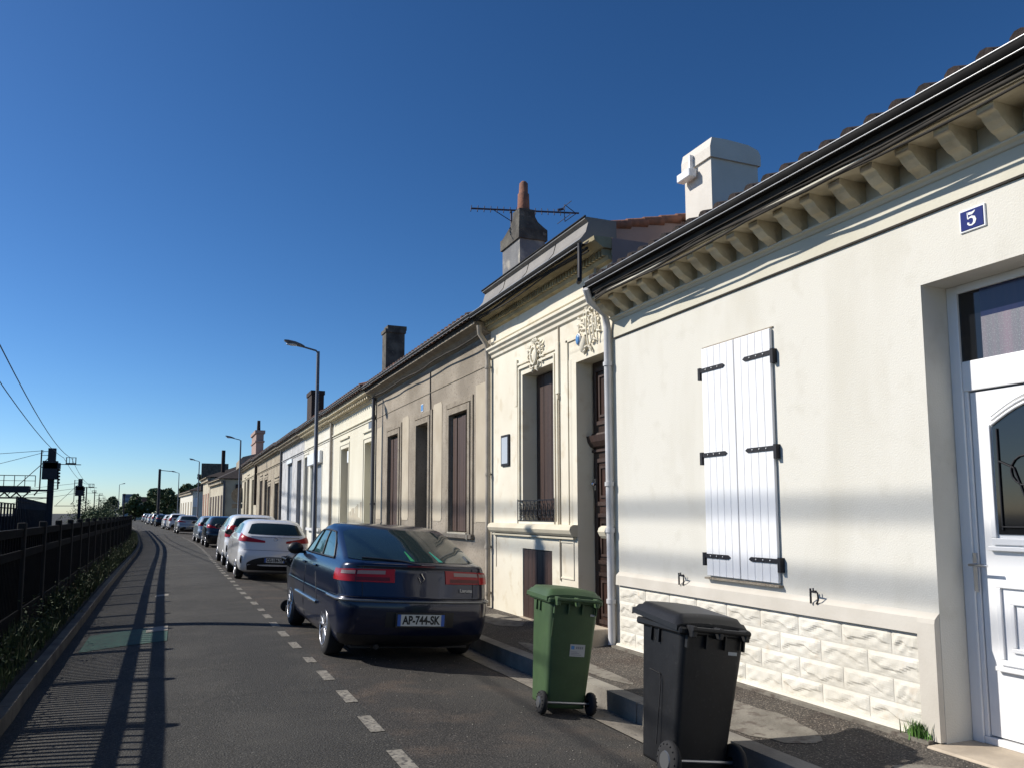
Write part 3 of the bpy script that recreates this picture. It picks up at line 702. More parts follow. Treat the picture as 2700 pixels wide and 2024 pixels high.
for a, b in ((13.22, 14.26), (18.03, 19.01)):
    wo = MB().box(F + .09, F + .12, a, b, 1.30, 3.54).build('window', 'soffit_dark', h9)
    n = 3
    for k in range(4):
        y0 = a + .02 + (b - a - .04) / 4 * k
        shutterleaf(y0 + .012, y0 + (b - a - .04) / 4 - .012, 1.32, 3.47, F + .05 - .012 * (k % 2), .025, 2).build('shutter', 'shutter_brown', wo)
    MB().tube([(F - .05, a - .13, 1.28), (F - .09, a - .13, 1.26), (F - .09, a - .13, 1.18)], .012, 6).box(F - .07, F + .1, a, b, 1.275, 1.302).build('window_sill', 'sill_stone', wo)
do = MB().box(F + .26, F + .30, 15.64, 16.51, .1, 3.56).build('door', 'door_grey', h9)
frame_rect(t := MB(), F + .26, 15.7, 16.45, .2, 3.0, .08, .02); t.build('door_panels', 'door_grey', do)
MB().box(F - .01, F, 16.07, 16.24, 3.84, 4.0, 1).box(F - .013, F - .009, 16.085, 16.225, 3.855, 3.985, 0).build('number_plate', ['enamel_light_blue', 'enamel_white'], h9)
t = MB(); t.tube([(F - .01, 15.56, 4.6), (F - .012, 15.56, 4.1), (F - .02, 15.52, 3.95), (F - .012, 15.5, 3.5), (F - .012, 15.5, .15)], .013, 6); t.build('cable', 'black_iron', h9)
MB().box(F - .012, F, YA, YB, 4.16, 4.175).ext([(F, 4.70), (F - .10, 4.74), (F - .16, 4.80), (F - .30, 4.84), (F - .30, 4.88), (F, 4.88)], 'y', YA, YB).build('cornice', 'surround_stone', h9)
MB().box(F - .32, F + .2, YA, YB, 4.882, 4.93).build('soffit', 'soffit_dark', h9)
half_gutter(YA, YB, F - .36, 4.985, .05).build('gutter', ['dark_gutter', 'gutter_edge'], h9)
tiled_roof(YA + .02, YB, 4.965, F - .35, 1.35, 4.7, .22).build('roof', 'old_tile', h9)
ch = MB().box(5.55, 6.12, 22.3, 22.75, 4.9, 6.98).box(5.52, 6.15, 22.26, 22.8, 6.98, 7.08).box(5.60, 6.18, 22.3, 22.75, 7.08, 7.2); 
ch.build('chimney', 'chimney_dark', h9)
pipe([(F - .07, 20.46, 4.9), (F - .07, 20.46, .14)], .05, [(F - .07, 20.46, z) for z in (4.2, 1.9)]).build('downpipe', 'downpipe_dark', h9)

# ================================================================== simple terraced houses further on
def simple_house(label, y0, y1, zt, wallk, holes, roofk='old_tile', x=F, string=4.25, mould=True, gutter_z=None, pitch=.3, cornk='tan_stone', roof_rise=1.3):
    h = thing('house', label, 'house', (x, (y0 + y1) / 2, 0), group='terraced houses along the street')
    hs = [(a, b, c, e, d_) for (kind, a, b, c, e, d_, mk_) in holes]
    wall(y0, y1, zt, hs, x).build('wall', wallk, h)
    for (kind, a, b, c, e, d_, mk_) in holes:
        o = MB().box(x + d_ - .03, x + d_, a, b, c, e)
        if kind == 'window':
            for s_ in (0, 1):
                yy0 = a + (b - a) * .5 * s_
                o.bbox(x + d_ - .05, x + d_ - .028, yy0 + .015, yy0 + (b - a) * .5 - .015, c + .02, e - .02, .006)
        else:
            frame_rect(o, x + d_ - .03, a + .05, b - .05, c + .05, e - .4, .06, .02)
        o.build('shutter' if kind == 'window' else 'door', mk_, h)
    if mould:
        for (kind, a, b, c, e, d_, mk_) in holes:
            t = MB(); w_ = .10
            t.box(x - .02, x, a - .16, a - .16 + w_ * .5, c, e + .16).box(x - .02, x, b + .16 - w_ * .5, b + .16, c, e + .16).box(x - .02, x, a - .11, b + .11, e + .11, e + .16).box(x - .05, x, a - .14, b + .14, e + .28, e + .33)
            if kind == 'window': t.box(x - .06, x, a - .1, b + .1, c - .09, c)
            t.build('moulding', wallk, h)
    t = MB().box(x - .045, x, y0, y1, string, string + .03).box(x - .025, x, y0, y1, string - .08, string - .055)
    t.build('string_course', wallk, h)
    c = MB().ext([(x, zt - .26), (x - .05, zt - .25), (x - .08, zt - .18), (x - .16, zt - .12), (x - .30, zt - .08), (x - .32, zt - .01), (x, zt - .01)], 'y', y0, y1)
    k = y0 + .1
    while k < y1 - .1: c.box(x - .22, x, k, k + .09, zt - .20, zt - .10); k += .24
    c.build('cornice', cornk, h)
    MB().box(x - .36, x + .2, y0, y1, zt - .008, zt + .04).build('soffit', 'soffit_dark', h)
    half_gutter(y0, y1, x - .39, zt + .10, .05).build('gutter', ['dark_gutter', 'gutter_edge'], h)
    tiled_roof(y0, y1, zt + .085, x - .37, roof_rise, 4.6, pitch).build('roof', roofk, h)
    return h
h11 = simple_house('cream house with a recessed doorway and a damp stain, just past the brown stone house', 20.52, 26.55, 4.93, 'cream_eleven',
    [('door', 20.93, 21.78, .1, 3.62, .35, 'cream_eleven'), ('window', 24.05, 25.25, 1.2, 3.70, .35, 'tan_stone')], cornk='bracket_stone')
MB().box(F + .1, F + .13, 24.2, 24.75, 3.25, 3.62).build('window_fanlight', 'enamel_white', h11)
MB().box(F - .01, F, 20.95, 21.3, 3.95, 4.15).build('number_plate', 'far_window', h11)
t = MB(); rr = random.Random(2)
for k in range(14): 
    y0 = 22.0 + k * .13; t.box(F - .004 - .0005 * k, F, y0, y0 + .13, .1, 1.5 + rr.uniform(0, .5))
t.build('damp_stain', 'pale_stone', h11)
h13 = simple_house('white house with blue grey shutters and white shutter box behind the lamp post', 26.57, 33.2, 4.96, 'cream_white',
    [('window', 28.9, 31.3, 1.1, 3.5, .12, 'shutter_grey'), ('door', 32.2, 33.1, .1, 3.95, .2, 'door_grey')], cornk='bracket_stone')
MB().bbox(F - .12, F, 28.7, 31.6, 3.5, 3.95, .02).build('shutter_box', 'enamel_white', h13); MB().box(F - .12, F, 28.7, 31.6, 1.0, 1.1).build('window_sill', 'enamel_white', h13)
pipe([(F - .06, 26.75, 4.9), (F - .06, 26.75, .14)], .05).build('downpipe', 'downpipe_beige', h13)
ch = MB().box(5.9, 6.5, 38.5, 39.9, 5.0, 7.45).box(5.86, 6.54, 38.46, 39.94, 7.45, 7.65)
ch.build('chimney', 'brick_dark', h13)
h15 = simple_house('blue grey rendered house with narrow grey openings, left of the white one', 33.22, 40.75, 5.0, 'grey_white',
    [('door', 34.0, 35.3, .1, 3.95, .2, 'door_grey'), ('window', 36.9, 38.4, 1.0, 3.95, .15, 'shutter_grey')], mould=False, cornk='tan_stone')
MB().box(F - .05, F, 36.8, 38.6, 3.98, 4.15).build('shutter_box', 'enamel_white', h15)
pipe([(F - .06, 40.7, 4.95), (F - .06, 40.7, .14)], .06).build('downpipe', 'downpipe_dark', h15)
h17 = simple_house('tan stone double house with four dark red brown openings in the middle of the row', 40.8, 54.1, 5.05, 'tan_stone',
    [('door', 42.0, 43.8, .1, 3.25, .2, 'shutter_brown'), ('window', 45.9, 47.2, .8, 3.2, .15, 'shutter_brown'), ('door', 47.6, 49.0, .1, 3.65, .2, 'shutter_brown'), ('window', 50.5, 52.0, .9, 3.7, .15, 'shutter_brown')], cornk='tan_stone', roofk='old_tile')
MB().box(F - .01, F, 49.0, 54.1, .1, 4.2).build('pale_render', 'pale_stone', h17) if False else None
h19 = simple_house('pale house at the far end of the long row under the pink chimney', 54.15, 67.2, 5.15, 'pale_stone',
    [('window', 56.4, 57.8, .9, 4.0, .15, 'tan_stone'), ('door', 60.1, 61.9, .1, 4.2, .2, 'tan_stone'), ('window', 63.2, 64.6, .9, 4.1, .15, 'tan_stone')], cornk='tan_stone')
MB().ext([(F, 5.15), (F - .5, 5.2), (F - .5, 5.75), (F - .3, 6.0), (F + 3, 6.9), (F + 5, 5.15)], 'y', 63.2, 67.3).build('raised_roof', 'tan_stone', h19)
pipe([(F - .08, 54.3, 4.95), (F - .08, 54.3, 2.2)], .09).build('downpipe', 'brick_dark', h19)
ch = MB().box(5.62, 6.2, 64.6, 68.6, 5.4, 8.0).box(5.55, 6.27, 64.5, 68.7, 7.3, 7.42).box(5.52, 6.30, 64.5, 68.7, 8.0, 8.25)
co = ch.build('chimney', 'pink_render', h19)
MB().tube([(5.85, 65.3, 8.25), (5.85, 65.3, 9.1)], [.15, .12], 10).build('chimney_pot', 'brick_dark', co)

# second block, across the side street : faces run along the bending street
def far_house(label, p0, p1, zt, wallk, nopen, zroof, depth=8, openk='shutter_brown', roofk='tile', openz=(.8, .70), group='houses on the far block', hip=True):
    """facade runs p0(near) -> p1(far); body to the +x side"""
    a = Vector((*p0, 0)); b = Vector((*p1, 0)); d = (b - a); L_ = d.length; d.normalize(); nrm = Vector((d.y, -d.x, 0))
    h = thing('house', label, 'house', (a.x, a.y, 0), group=group)
    def P(s_, t_, z): q = a + d * s_ + nrm * t_; return (q.x, q.y, z)
    def bx(mb, s0, s1, t0, t1, z0, z1):
        v = [P(s_, t_, z) for z in (z0, z1) for t_ in (t0, t1) for s_ in (s0, s1)]
        return mb._a(v, [(0, 2, 3, 1), (4, 5, 7, 6), (0, 1, 5, 4), (2, 6, 7, 3), (0, 4, 6, 2), (1, 3, 7, 5)])
    bx(MB(), 0, L_, 0, depth, 0, zt).build('wall', wallk, h)
    for k in range(nopen):
        s0 = L_ * (k + .3) / nopen; w_ = min(1.3, L_ / nopen * .42)
        bx(MB(), s0, s0 + w_, -.05, .0, .1 if k % 2 else .9, zt * openz[1]).build('door' if k % 2 else 'shutter', openk, h)
    c = MB(); bx(c, -.1, L_ + .1, -.25, 0, zt - .35, zt - .02); bx(c, -.1, L_ + .1, -.45, 0, zt - .02, zt + .08); c.build('cornice', 'tan_stone', h)
    r_ = MB(); in_ = depth * .45 if hip else 0
    v = [P(-.3, -.5, zt + .08), P(L_ + .2, -.5, zt + .08), P(L_ + .2, depth + .3, zt + .08), P(-.3, depth + .3, zt + .08), P(in_, depth * .5, zroof), P(max(L_ - .1, in_), depth * .5, zroof)]
    r_._a(v, [(0, 1, 5, 4), (1, 2, 5), (2, 3, 4, 5), (3, 0, 4), (0, 3, 2, 1)]); r_.build('roof', roofk, h)
    return h
b2 = far_house('cream corner house with a hipped tile roof facing the side street', (3.85, 75.6), (3.15, 87.5), 4.75, 'pale_stone', 5, 7.3, 9)
MB().box(4.9, 5.7, 75.5, 75.6, 3.5, 4.3).build('window', 'brick_dark', b2); MB().tube([(3.9, 75.5, .1), (3.9, 75.5, 4.6)], .1, 8).build('downpipe', 'downpipe_dark', b2)
ch = MB().tube([(4.36, 88, 6), (4.36, 88, 8.33)], .2, 10); ch.build('chimney', 'brick_dark', b2)
far_house('brick fronted house standing left of the cream corner house', (3.10, 87.6), (2.70, 97), 5.4, 'pale_stone', 3, 7.4, 9, openk='far_brick')
b3 = far_house('pale house with a white door, beyond the brick fronted house', (1.85, 112), (.4, 134), 4.6, 'cream_white', 5, 6.6, 9, openk='tan_stone')
MB().box(5.4 - 2.6, 6.2, 111.2, 111.9, 4.7, 8.3).build('rear_wing', 'chimney_dark', b3)
MB().box(1.93, 2.45, 111.7, 111.95, 2.5, 3.7).build('signboard', 'enamel_white', b3)
far_house('low ivy stained house farthest along the street', (-.9, 150), (-3.0, 178), 4.3, 'pale_stone', 5, 5.6, 9, openk='tan_stone')
fb = thing('office_block', 'flat roofed grey office block on the far horizon', 'building', (-22, 420, 0))
MB().box(-25, -18.6, 420, 430, 0, 11).build('wall', 'far_grey', fb)
t = MB()
for k in range(4): t.box(-24.5, -19, 419.9, 420, 2 + 2.4 * k, 3.2 + 2.4 * k)
t.build('window_band', 'far_window', fb)
fr_ = thing('house', 'far house with an orange tiled roof below the trees', 'house', (-10, 230, 0))
MB().box(-11.8, -7.5, 230, 238, 0, 4.6).build('wall', 'pale_stone', fr_); MB().ext([(-12.3, 4.6), (-7, 4.6), (-7.6, 6.0), (-11, 6.1)], 'y', 229.5, 238.5).build('roof', 'terracotta', fr_)
fr2 = thing('house', 'small pink house half hidden by bushes at the left end of the street', 'house', (-14, 200, 0))
MB().box(-14.9, -13.3, 200, 206, 0, 2.9).build('wall', 'pink_render', fr2); MB().ext([(-15.1, 2.9), (-13.1, 2.9), (-14.1, 3.6)], 'y', 199.5, 206.5).build('roof', 'terracotta', fr2)
# ================================================================== cars
for nm, c_ in (('paint_navy', (.0035, .008, .030)), ('paint_white', (.70, .70, .70)), ('paint_silver', (.36, .37, .38)), ('paint_grey', (.13, .135, .14)), ('paint_dark', (.012, .013, .02)), ('paint_ice', (.36, .42, .48)), ('paint_red', (.22, .02, .02))):
    mk(nm, c_, rough=.28, coat=.55 if nm == 'paint_navy' else .9, metal=.0 if 'white' in nm else .35)
mk('car_glass', (.012, .024, .028), rough=.06, spec=.55)
mk('car_glass_teal', (.030, .075, .085), rough=.05, spec=.9)
class Body:
    """car skin: closed outline per height. rows: z, y_rear, y_front, half width, rear corner r, front corner r, rear bow, front bow"""
    def __init__(s, rows): s.r = rows
    def par(s, z):
        r = s.r
        if z <= r[0][0]: return r[0]
        for a, b in zip(r, r[1:]):
            if z <= b[0]:
                t = (z - a[0]) / (b[0] - a[0]); return [p + (q - p) * t for p, q in zip(a, b)]
        return r[-1]
    def pt(s, q, z, o=0.0):
        """q 0..1 rear, 1..2 corner, 2..3 side, 3..4 front corner, 4..5 front; sign = side"""
        _, yr, yf, w_, rr, rf, br, bf = s.par(z); sg = 1 if q >= 0 else -1; q = abs(q)
        w_ += o; yr -= o; yf += o
        fr_ = (w_ - rr) / w_; ff_ = (w_ - rf) / w_; bR = br * fr_ ** 2; bF = bf * ff_ ** 2
        if q < 1: x = q * (w_ - rr); y = yr + br * (x / w_) ** 2
        elif q < 2:
            t = (q - 1) * math.pi / 2; x = w_ - rr + rr * math.sin(t); y = yr + bR + rr - rr * math.cos(t)
        elif q < 3:
            a = yr + bR + rr; b = yf - bF - rf; s_ = q - 2; y = a + (b - a) * s_; x = w_ + .022 * (1 - (2 * s_ - 1) ** 2)
        elif q < 4:
            t = (q - 3) * math.pi / 2; x = w_ - rf + rf * math.cos(t); y = yf - bF - rf + rf * math.sin(t)
        else:
            u = 5 - q; x = u * (w_ - rf); y = yf - bf * (x / w_) ** 2
        return (sg * x, y, z)
    def q_of_y(s, y, z):
        _, yr, yf, w_, rr, rf, br, bf = s.par(z)
        a = yr + br * ((w_ - rr) / w_) ** 2 + rr; b = yf - bf * ((w_ - rf) / w_) ** 2 - rf
        return 2 + min(1.0, max(0, (y - a) / (b - a)))
    def skin(s, zs):
        qs = [i / 6 for i in range(6)] + [1 + i / 6 for i in range(6)] + [2 + i / 26 for i in range(26)] + [3 + i / 6 for i in range(6)] + [4 + i / 6 for i in range(7)]
        ring = qs + [-q for q in qs[1:-1][::-1]]
        n = len(ring); mb = MB(); vs = [s.pt(q, z) for z in zs for q in ring]
        fs = [(k * n + i, k * n + (i + 1) % n, (k + 1) * n + (i + 1) % n, (k + 1) * n + i) for k in range(len(zs) - 1) for i in range(n)]
        fs.append(tuple(range(n))[::-1]); fs.append(tuple((len(zs) - 1) * n + i for i in range(n)))
        mb._a(vs, fs, 0, True); return mb
    def patch(s, mb, q0, q1, z0, z1, o, m=0, nu=10, nv=5, both=False, thick=True):
        """panel on the skin; z0,z1,q0,q1 may be functions"""
        Z0 = z0 if callable(z0) else (lambda u: z0); Z1 = z1 if callable(z1) else (lambda u: z1)
        for sg in ((1, -1) if both else (1,)):
            def fn(u, v):
                a = q0(v) if callable(q0) else q0; b = q1(v) if callable(q1) else q1
                return s.pt(sg * (a + (b - a) * u), Z0(u) + (Z1(u) - Z0(u)) * v, o) if both else s.pt(a + (b - a) * u, Z0(u) + (Z1(u) - Z0(u)) * v, o)
            mb.grid(fn, nu, nv, m, True, flip=(sg < 0))
        return mb
    def sidewin(s, mb, pts_lo, pts_hi, z0, z1, o, m=0):
        """window between y-lines: pts_lo=(y at z0, y at z1) rear edge, pts_hi the front edge"""
        for sg in (1, -1):
            def fn(u, v):
                z = z0 + (z1 - z0) * v
                ya = pts_lo[0] + (pts_lo[1] - pts_lo[0]) * v; yb = pts_hi[0] + (pts_hi[1] - pts_hi[0]) * v
                q = s.q_of_y(ya + (yb - ya) * u, z); p = s.pt(sg * q, z, o); return p
            mb.grid(fn, 6, 6, m, True, flip=(sg < 0))
        return mb
def wheel(x, y, r, wd, parent, side, n=5):
    mb = MB(); N_ = 28
    prof = [(.0, r * .66), (.0, r * .80), (.012, r * .93), (.03, r * .985), (wd * .5, r), (wd - .03, r * .985), (wd, r * .9), (wd, r * .5)]
    prof = [(.012, r * .66)] + prof
    def fn(u, v):
        i = v * (len(prof) - 1); k = min(int(i), len(prof) - 2); t_ = i - k
        a = prof[k][0] + (prof[k + 1][0] - prof[k][0]) * t_; b = prof[k][1] + (prof[k + 1][1] - prof[k][1]) * t_
        return (x - side * a, y + b * math.cos(2 * math.pi * u), r + b * math.sin(2 * math.pi * u))
    mb.grid(fn, N_, len(prof) - 1, 0, True)
    mb.ext([(y + r * .6 * math.cos(2 * math.pi * k / 20), r + r * .6 * math.sin(2 * math.pi * k / 20)) for k in range(20)], 'x', min(x - side * .11, x - side * .07), max(x - side * .11, x - side * .07), 0)
    ty = mb.build('wheel', 'tyre', parent)
    rm = MB()
    rm.tube([(x - side * .006, y + r * .66 * math.cos(2 * math.pi * k / 24), r + r * .66 * math.sin(2 * math.pi * k / 24)) for k in range(25)], .013, 6)
    for k in range(n):
        a = 2 * math.pi * k / n + .3; c, s_ = math.cos(a), math.sin(a)
        for da in (-.13, .13):
            c2, s2 = math.cos(a + da * 1.6), math.sin(a + da * 1.6)
            rm.tube([(x - side * .02, y + .05 * c, r + .05 * s_), (x - side * .014, y + r * .65 * c2, r + r * .65 * s2)], [.026, .018], 6)
    rm.tube([(x - side * .05, y, r), (x - side * .008, y, r)], .055, 12)
    rm.build('rim', 'rim', ty)
def cut_arches(ob, ycs, r):
    """wheel openings cut out of the closed skin"""
    cb = MB()
    for yc in ycs:
        for sg in (1, -1):
            v = [(yc + r * math.cos(2 * math.pi * k / 28), r * .90 + r * math.sin(2 * math.pi * k / 28)) for k in range(28)]
            cb.ext(v, 'x', sg * .50 if sg > 0 else -1.3, 1.3 if sg > 0 else -.50, 0)
    # weld caps so that the cutter is closed
    import bmesh
    c = cb.build('cutter', 'car_black'); bm = bmesh.new(); bm.from_mesh(c.data); bmesh.ops.remove_doubles(bm, verts=bm.verts, dist=1e-5); bmesh.ops.recalc_face_normals(bm, faces=bm.faces); bm.to_mesh(c.data); bm.free()
    bm = bmesh.new(); bm.from_mesh(ob.data); bmesh.ops.recalc_face_normals(bm, faces=bm.faces); bm.to_mesh(ob.data); bm.free()
    md = ob.modifiers.new('arches', 'BOOLEAN'); md.operation = 'DIFFERENCE'; md.object = c; md.solver = 'EXACT'
    dg = bpy.context.evaluated_depsgraph_get(); dg.update()
    me = bpy.data.meshes.new_from_object(ob.evaluated_get(dg)); ob.modifiers.clear(); ob.data = me
    bpy.data.objects.remove(c, do_unlink=True)
    # faces of the wheel well are black
    if len(me.materials) < 2: me.materials.append(M['car_black'])
    else: me.materials[1] = M['car_black']
    for p in me.polygons:
        ce = p.center
        for yc in ycs:
            d = math.hypot(ce[1] - yc, ce[2] - r * .90)
            if abs(ce[0]) < .52 and abs(ce[0]) > .48 and d < r: p.material_index = 1
            if d < r * 1.01 and abs(p.normal[0]) < .2 and .5 < abs(ce[0]) and d > r * .9 and abs((Vector((ce[1] - yc, ce[2] - r * .9)).normalized()).dot(Vector((p.normal[1], p.normal[2])))) > .9: p.material_index = 1; p.use_smooth = False
def zlist(a, b, n): return [a + (b - a) * i / n for i in range(n + 1)]
def text_mesh(name, s, size, loc, rotm, matk, parent, ext_=.001, bold=.0, sx=1.0):
    cu = bpy.data.curves.new(name, 'FONT'); cu.body = s; cu.size = size; cu.extrude = ext_; cu.align_x = 'CENTER'; cu.align_y = 'CENTER'; cu.offset = bold
    o = bpy.data.objects.new('tmp', cu); COL.objects.link(o)
    dg = bpy.context.evaluated_depsgraph_get(); dg.update()
    me = bpy.data.meshes.new_from_object(o.evaluated_get(dg)); bpy.data.objects.remove(o, do_unlink=True)
    me.transform(Matrix.Translation(loc) @ rotm @ Matrix.Diagonal((sx, 1, 1, 1)))
    me.materials.clear(); me.materials.append(M[matk]); me.name = name
    ob = bpy.data.objects.new(name, me); COL.objects.link(ob); ob.parent = parent; ORG[ob.name] = ORG.get(parent.name, Vector((0, 0, 0))); return ob
RB = Matrix.Rotation(math.pi / 2, 4, 'X')       # text facing -y
def number_plate(parent, body, z, txt, w_=.52, h=.115, o=.012, bow=0):
    y = body.pt(0, z)[1] - o
    p = MB().box(-w_ / 2 - .02, w_ / 2 + .02, y - .004, y + .02, z - h / 2 - .015, z + h / 2 + .015, 3).box(-w_ / 2, w_ / 2, y - .008, y, z - h / 2, z + h / 2, 0).box(-w_ / 2, -w_ / 2 + .038, y - .010, y, z - h / 2, z + h / 2, 1).box(w_ / 2 - .038, w_ / 2, y - .010, y, z - h / 2, z + h / 2, 1)
    po = p.build('number_plate', ['plate_white', 'plate_blue', 'ink', 'car_black'], parent)
    if txt: text_mesh('plate_text', txt, h * 1.02, (0, y - .0095, z - .002), RB, 'ink', po, .0005, .0045, .76)
    return po, y
# ---- navy hatchback in front (low, sloping tail)
def navy():
    LAB = 'dark navy blue hatchback saloon with red tail lamps, parked nearest the camera'
    sl_ = math.atan2(.115, 1.88)
    t = thing('parked_car', LAB, 'car', (2.56, 8.62, -.062), rot=(0, sl_, R(.8)), group='cars parked along the kerb')
    b = Body([
        (.17, .34, 4.05, .70, .12, .2, .05, .3), (.20, .25, 4.30, .80, .2, .4, .10, .3), (.27, .10, 4.40, .855, .22, .45, .12, .25), (.38, .035, 4.50, .885, .24, .5, .13, .25),
        (.52, .005, 4.55, .90, .26, .5, .14, .22), (.66, .0, 4.55, .905, .27, .5, .14, .22), (.715, .012, 4.53, .905, .27, .5, .14, .2), (.735, .055, 4.51, .898, .25, .5, .14, .2),
        (.85, .085, 4.42, .902, .25, .5, .13, .2), (.98, .115, 4.20, .895, .24, .5, .12, .2), (1.06, .135, 3.95, .875, .23, .5, .12, .2), (1.105, .125, 3.65, .845, .20, .4, .12, .15), (1.125, .15, 3.42, .825, .2, .35, .12, .1),
        (1.14, .26, 3.30, .815, .22, .3, .13, .1), (1.24, .50, 3.10, .79, .25, .3, .15, .1), (1.34, .78, 2.88, .765, .27, .3, .17, .1), (1.43, 1.05, 2.68, .735, .29, .3, .18, .1),
        (1.50, 1.30, 2.52, .705, .29, .3, .17, .1), (1.54, 1.50, 2.38, .65, .28, .3, .15, .1), (1.56, 1.75, 2.28, .53, .17, .17, .08, .05), (1.566, 2.0, 2.18, .30, .05, .05, .02, .01)])
    zs = zlist(.17, .27, 3) + zlist(.32, .70, 8) + [.715, .725, .735] + zlist(.77, 1.06, 7) + [1.08, 1.105, 1.115, 1.125, 1.14] + zlist(1.18, 1.40, 7) + [1.43, 1.465, 1.50, 1.52, 1.54, 1.55, 1.56, 1.566]
    bo = b.skin(zs).build('body', 'paint_navy', t); cut_arches(bo, (.93, 3.62), .36)
    # glazing
    zt = 1.50
    rw = b.patch(MB(), -1.62, 1.62, lambda u: 1.145 + .02 * abs(2 * u - 1) ** 4, lambda u: zt - .05 * abs(2 * u - 1) ** 5, .006, 0, 28, 8)
    rwo = rw.build('rear_window', 'car_glass', t)
    sw = MB(); b.sidewin(sw, (.98, 1.30), (1.62, 1.66), 1.145, 1.44, .006); b.sidewin(sw, (1.68, 1.72), (2.36, 2.08), 1.145, 1.44, .006); b.sidewin(sw, (2.42, 2.14), (3.12, 2.62), 1.145, 1.43, .006)
    split(sw, 'side_window', 'car_glass_teal', t)
    # dark frame round glass
    fr = MB()
    for sg in (1, -1):
        for (ya, yb, za, zb) in ((1.65, 1.69, 1.14, 1.44), (2.39, 2.11, 1.14, 1.44)):
            pts = []
            for k in range(6):
                z = za + (zb - za) * k / 5; y = ya + (yb - ya) * k / 5; pts.append(b.pt(sg * b.q_of_y(y, z), z, .008))
            fr.tube(pts, .014, 5)
        pts = [b.pt(sg * b.q_of_y(y, 1.135), 1.135, .006) for y in [.95 + .1 * k for k in range(23)]]; fr.tube(pts, .012, 5)
        pts = [b.pt(sg * b.q_of_y(y, z), z, .006) for y, z in [(.98, 1.15), (1.14, 1.30), (1.30, 1.44), (1.8, 1.46), (2.2, 1.455), (2.6, 1.44), (2.9, 1.28), (3.14, 1.15)]]; fr.tube(pts, .012, 5)
    split(fr, 'window_trim', 'car_black', t)
    # parcel shelf trinkets glimpsed through the rear glass
    mb = MB()
    b.patch(mb, lambda v: -.13 - .05 * v, lambda v: -.05 - .10 * v, 1.155, 1.255, .009, 0, 3, 4); b.patch(mb, lambda v: .46 - .05 * v, lambda v: .55 - .11 * v, 1.155, 1.26, .009, 1, 3, 4)
    mk('green_card', (.03, .26, .10), rough=.4)
    split(mb, 'shelf_ornament', ['green_card', 'teal_glow'], rwo)
    wp = [b.pt(q, z, .02) for q, z in ((-1.2, 1.38), (-.9, 1.30), (-.5, 1.22), (-.15, 1.155))]; MB().tube([b.pt(.0, 1.12, .03), b.pt(-.3, 1.15, .03), b.pt(-.75, 1.165, .025), b.pt(-1.1, 1.17, .02)], .011, 5).build('rear_wiper', 'car_black', t)
    # tailgate lip, high brake lamp, seams
    tl = MB(); b.patch(tl, -1.0, 1.0, 1.088, 1.118, .022, 0, 16, 2); b.patch(tl, -1.0, 1.0, 1.118, 1.119, .022, 0, 16, 1); tl.grid(lambda u, v: tuple(Vector(b.pt(-1 + 2 * u, 1.118, .022)).lerp(Vector(b.pt(-1 + 2 * u, 1.135, -.01)), v)), 16, 1); tl.build('tailgate_lip', 'paint_navy', t)
    b.patch(MB(), -.25, .25, 1.095, 1.112, .026, 0, 6, 1).build('high_brake_lamp', 'lamp_dark_red', t)
    for sg in (1, -1):
        l = MB()
        q0, q1 = .46, 2.04
        def F_(u, v, o): return b.pt(sg * (q0 + (q1 - q0) * u), (.915 + .0 * u) + (.140 + .01 * (1 - u)) * v * (1 - .10 * u), o)
        n = 14
        l.grid(lambda u, v: F_(u, v, .012), n, 4, 0, True, flip=(sg < 0))
        for e in (0, 1): l.grid(lambda u, v: F_(u, e, .012 * v), n, 1, 0, False, flip=(sg < 0) ^ (e == 1)); l.grid(lambda u, v: F_(e, u, .012 * v), 3, 1, 0)
        lo = l.build('tail_lamp', 'lamp_red', t)
        c = MB()
        for a0, a1 in ((.10, .44), (.48, .80)):
            c.grid(lambda u, v: F_(a0 + (a1 - a0) * u, .60 + .28 * v, .0145), 6, 1, 0, True, flip=(sg < 0))
        c.build('clear_lens', 'lamp_clear', lo)
        c = MB().grid(lambda u, v: F_(.05 + .42 * u, .10 + .28 * v, .0145), 6, 1, 0, True, flip=(sg < 0)).grid(lambda u, v: F_(.455 + .012 * u, 0 + 1 * v, .0150), 1, 1, 1, flip=(sg < 0))
        c.build('inner_lens', ['lamp_dark_red', 'car_black'], lo)
    # bumper rub strip with bright left end
    st = MB()
    st.tube([b.pt(q, .715, .010) for q in [-2.12 + 4.24 * k / 40 for k in range(41)]], .017, 6, 0)
    st.build('bumper_strip', 'paint_grey', t)
    sm = MB()
    for sg in (1, -1):
        sm.tube([b.pt(sg * 1.02, z, .002) for z in zlist(.76, 1.09, 6)], .0035, 4)
        sm.tube([b.pt(sg * b.q_of_y(y, z), z, .002) for y, z in ((1.66, 1.12), (1.66, .9), (1.45, .62), (1.42, .34))], .004, 4)
        sm.tube([b.pt(sg * b.q_of_y(2.42, z), z, .002) for z in zlist(.30, 1.12, 5)], .004, 4)
    sm.tube([b.pt(q, .748, .002) for q in [-2.1 + 4.2 * k / 30 for k in range(31)]], .003, 4)
    sm.build('panel_gaps', 'car_black', t)
    rs = MB()
    for sg in (1, -1): rs.tube([b.pt(sg * b.q_of_y(y, .56), .56, .010) for y in [1.4 + .15 * k for k in range(12)]], .022, 6)
    split(rs, 'side_rub_strip', 'paint_grey', t)
    dh = MB()
    for sg in (1, -1):
        for y in (1.62, 2.45): dh.tube([b.pt(sg * b.q_of_y(y, 1.0), 1.0, .01), b.pt(sg * b.q_of_y(y + .1, 1.0), 1.0, .028), b.pt(sg * b.q_of_y(y + .2, 1.0), 1.0, .01)], .015, 6)
    split(dh, 'door_handle', 'paint_navy', t)
    # lower valance + number plate recess
    lv = b.patch(MB(), -1.9, 1.9, .20, .34, .004, 0, 20, 2); lv.build('rear_valance', 'car_black', t)
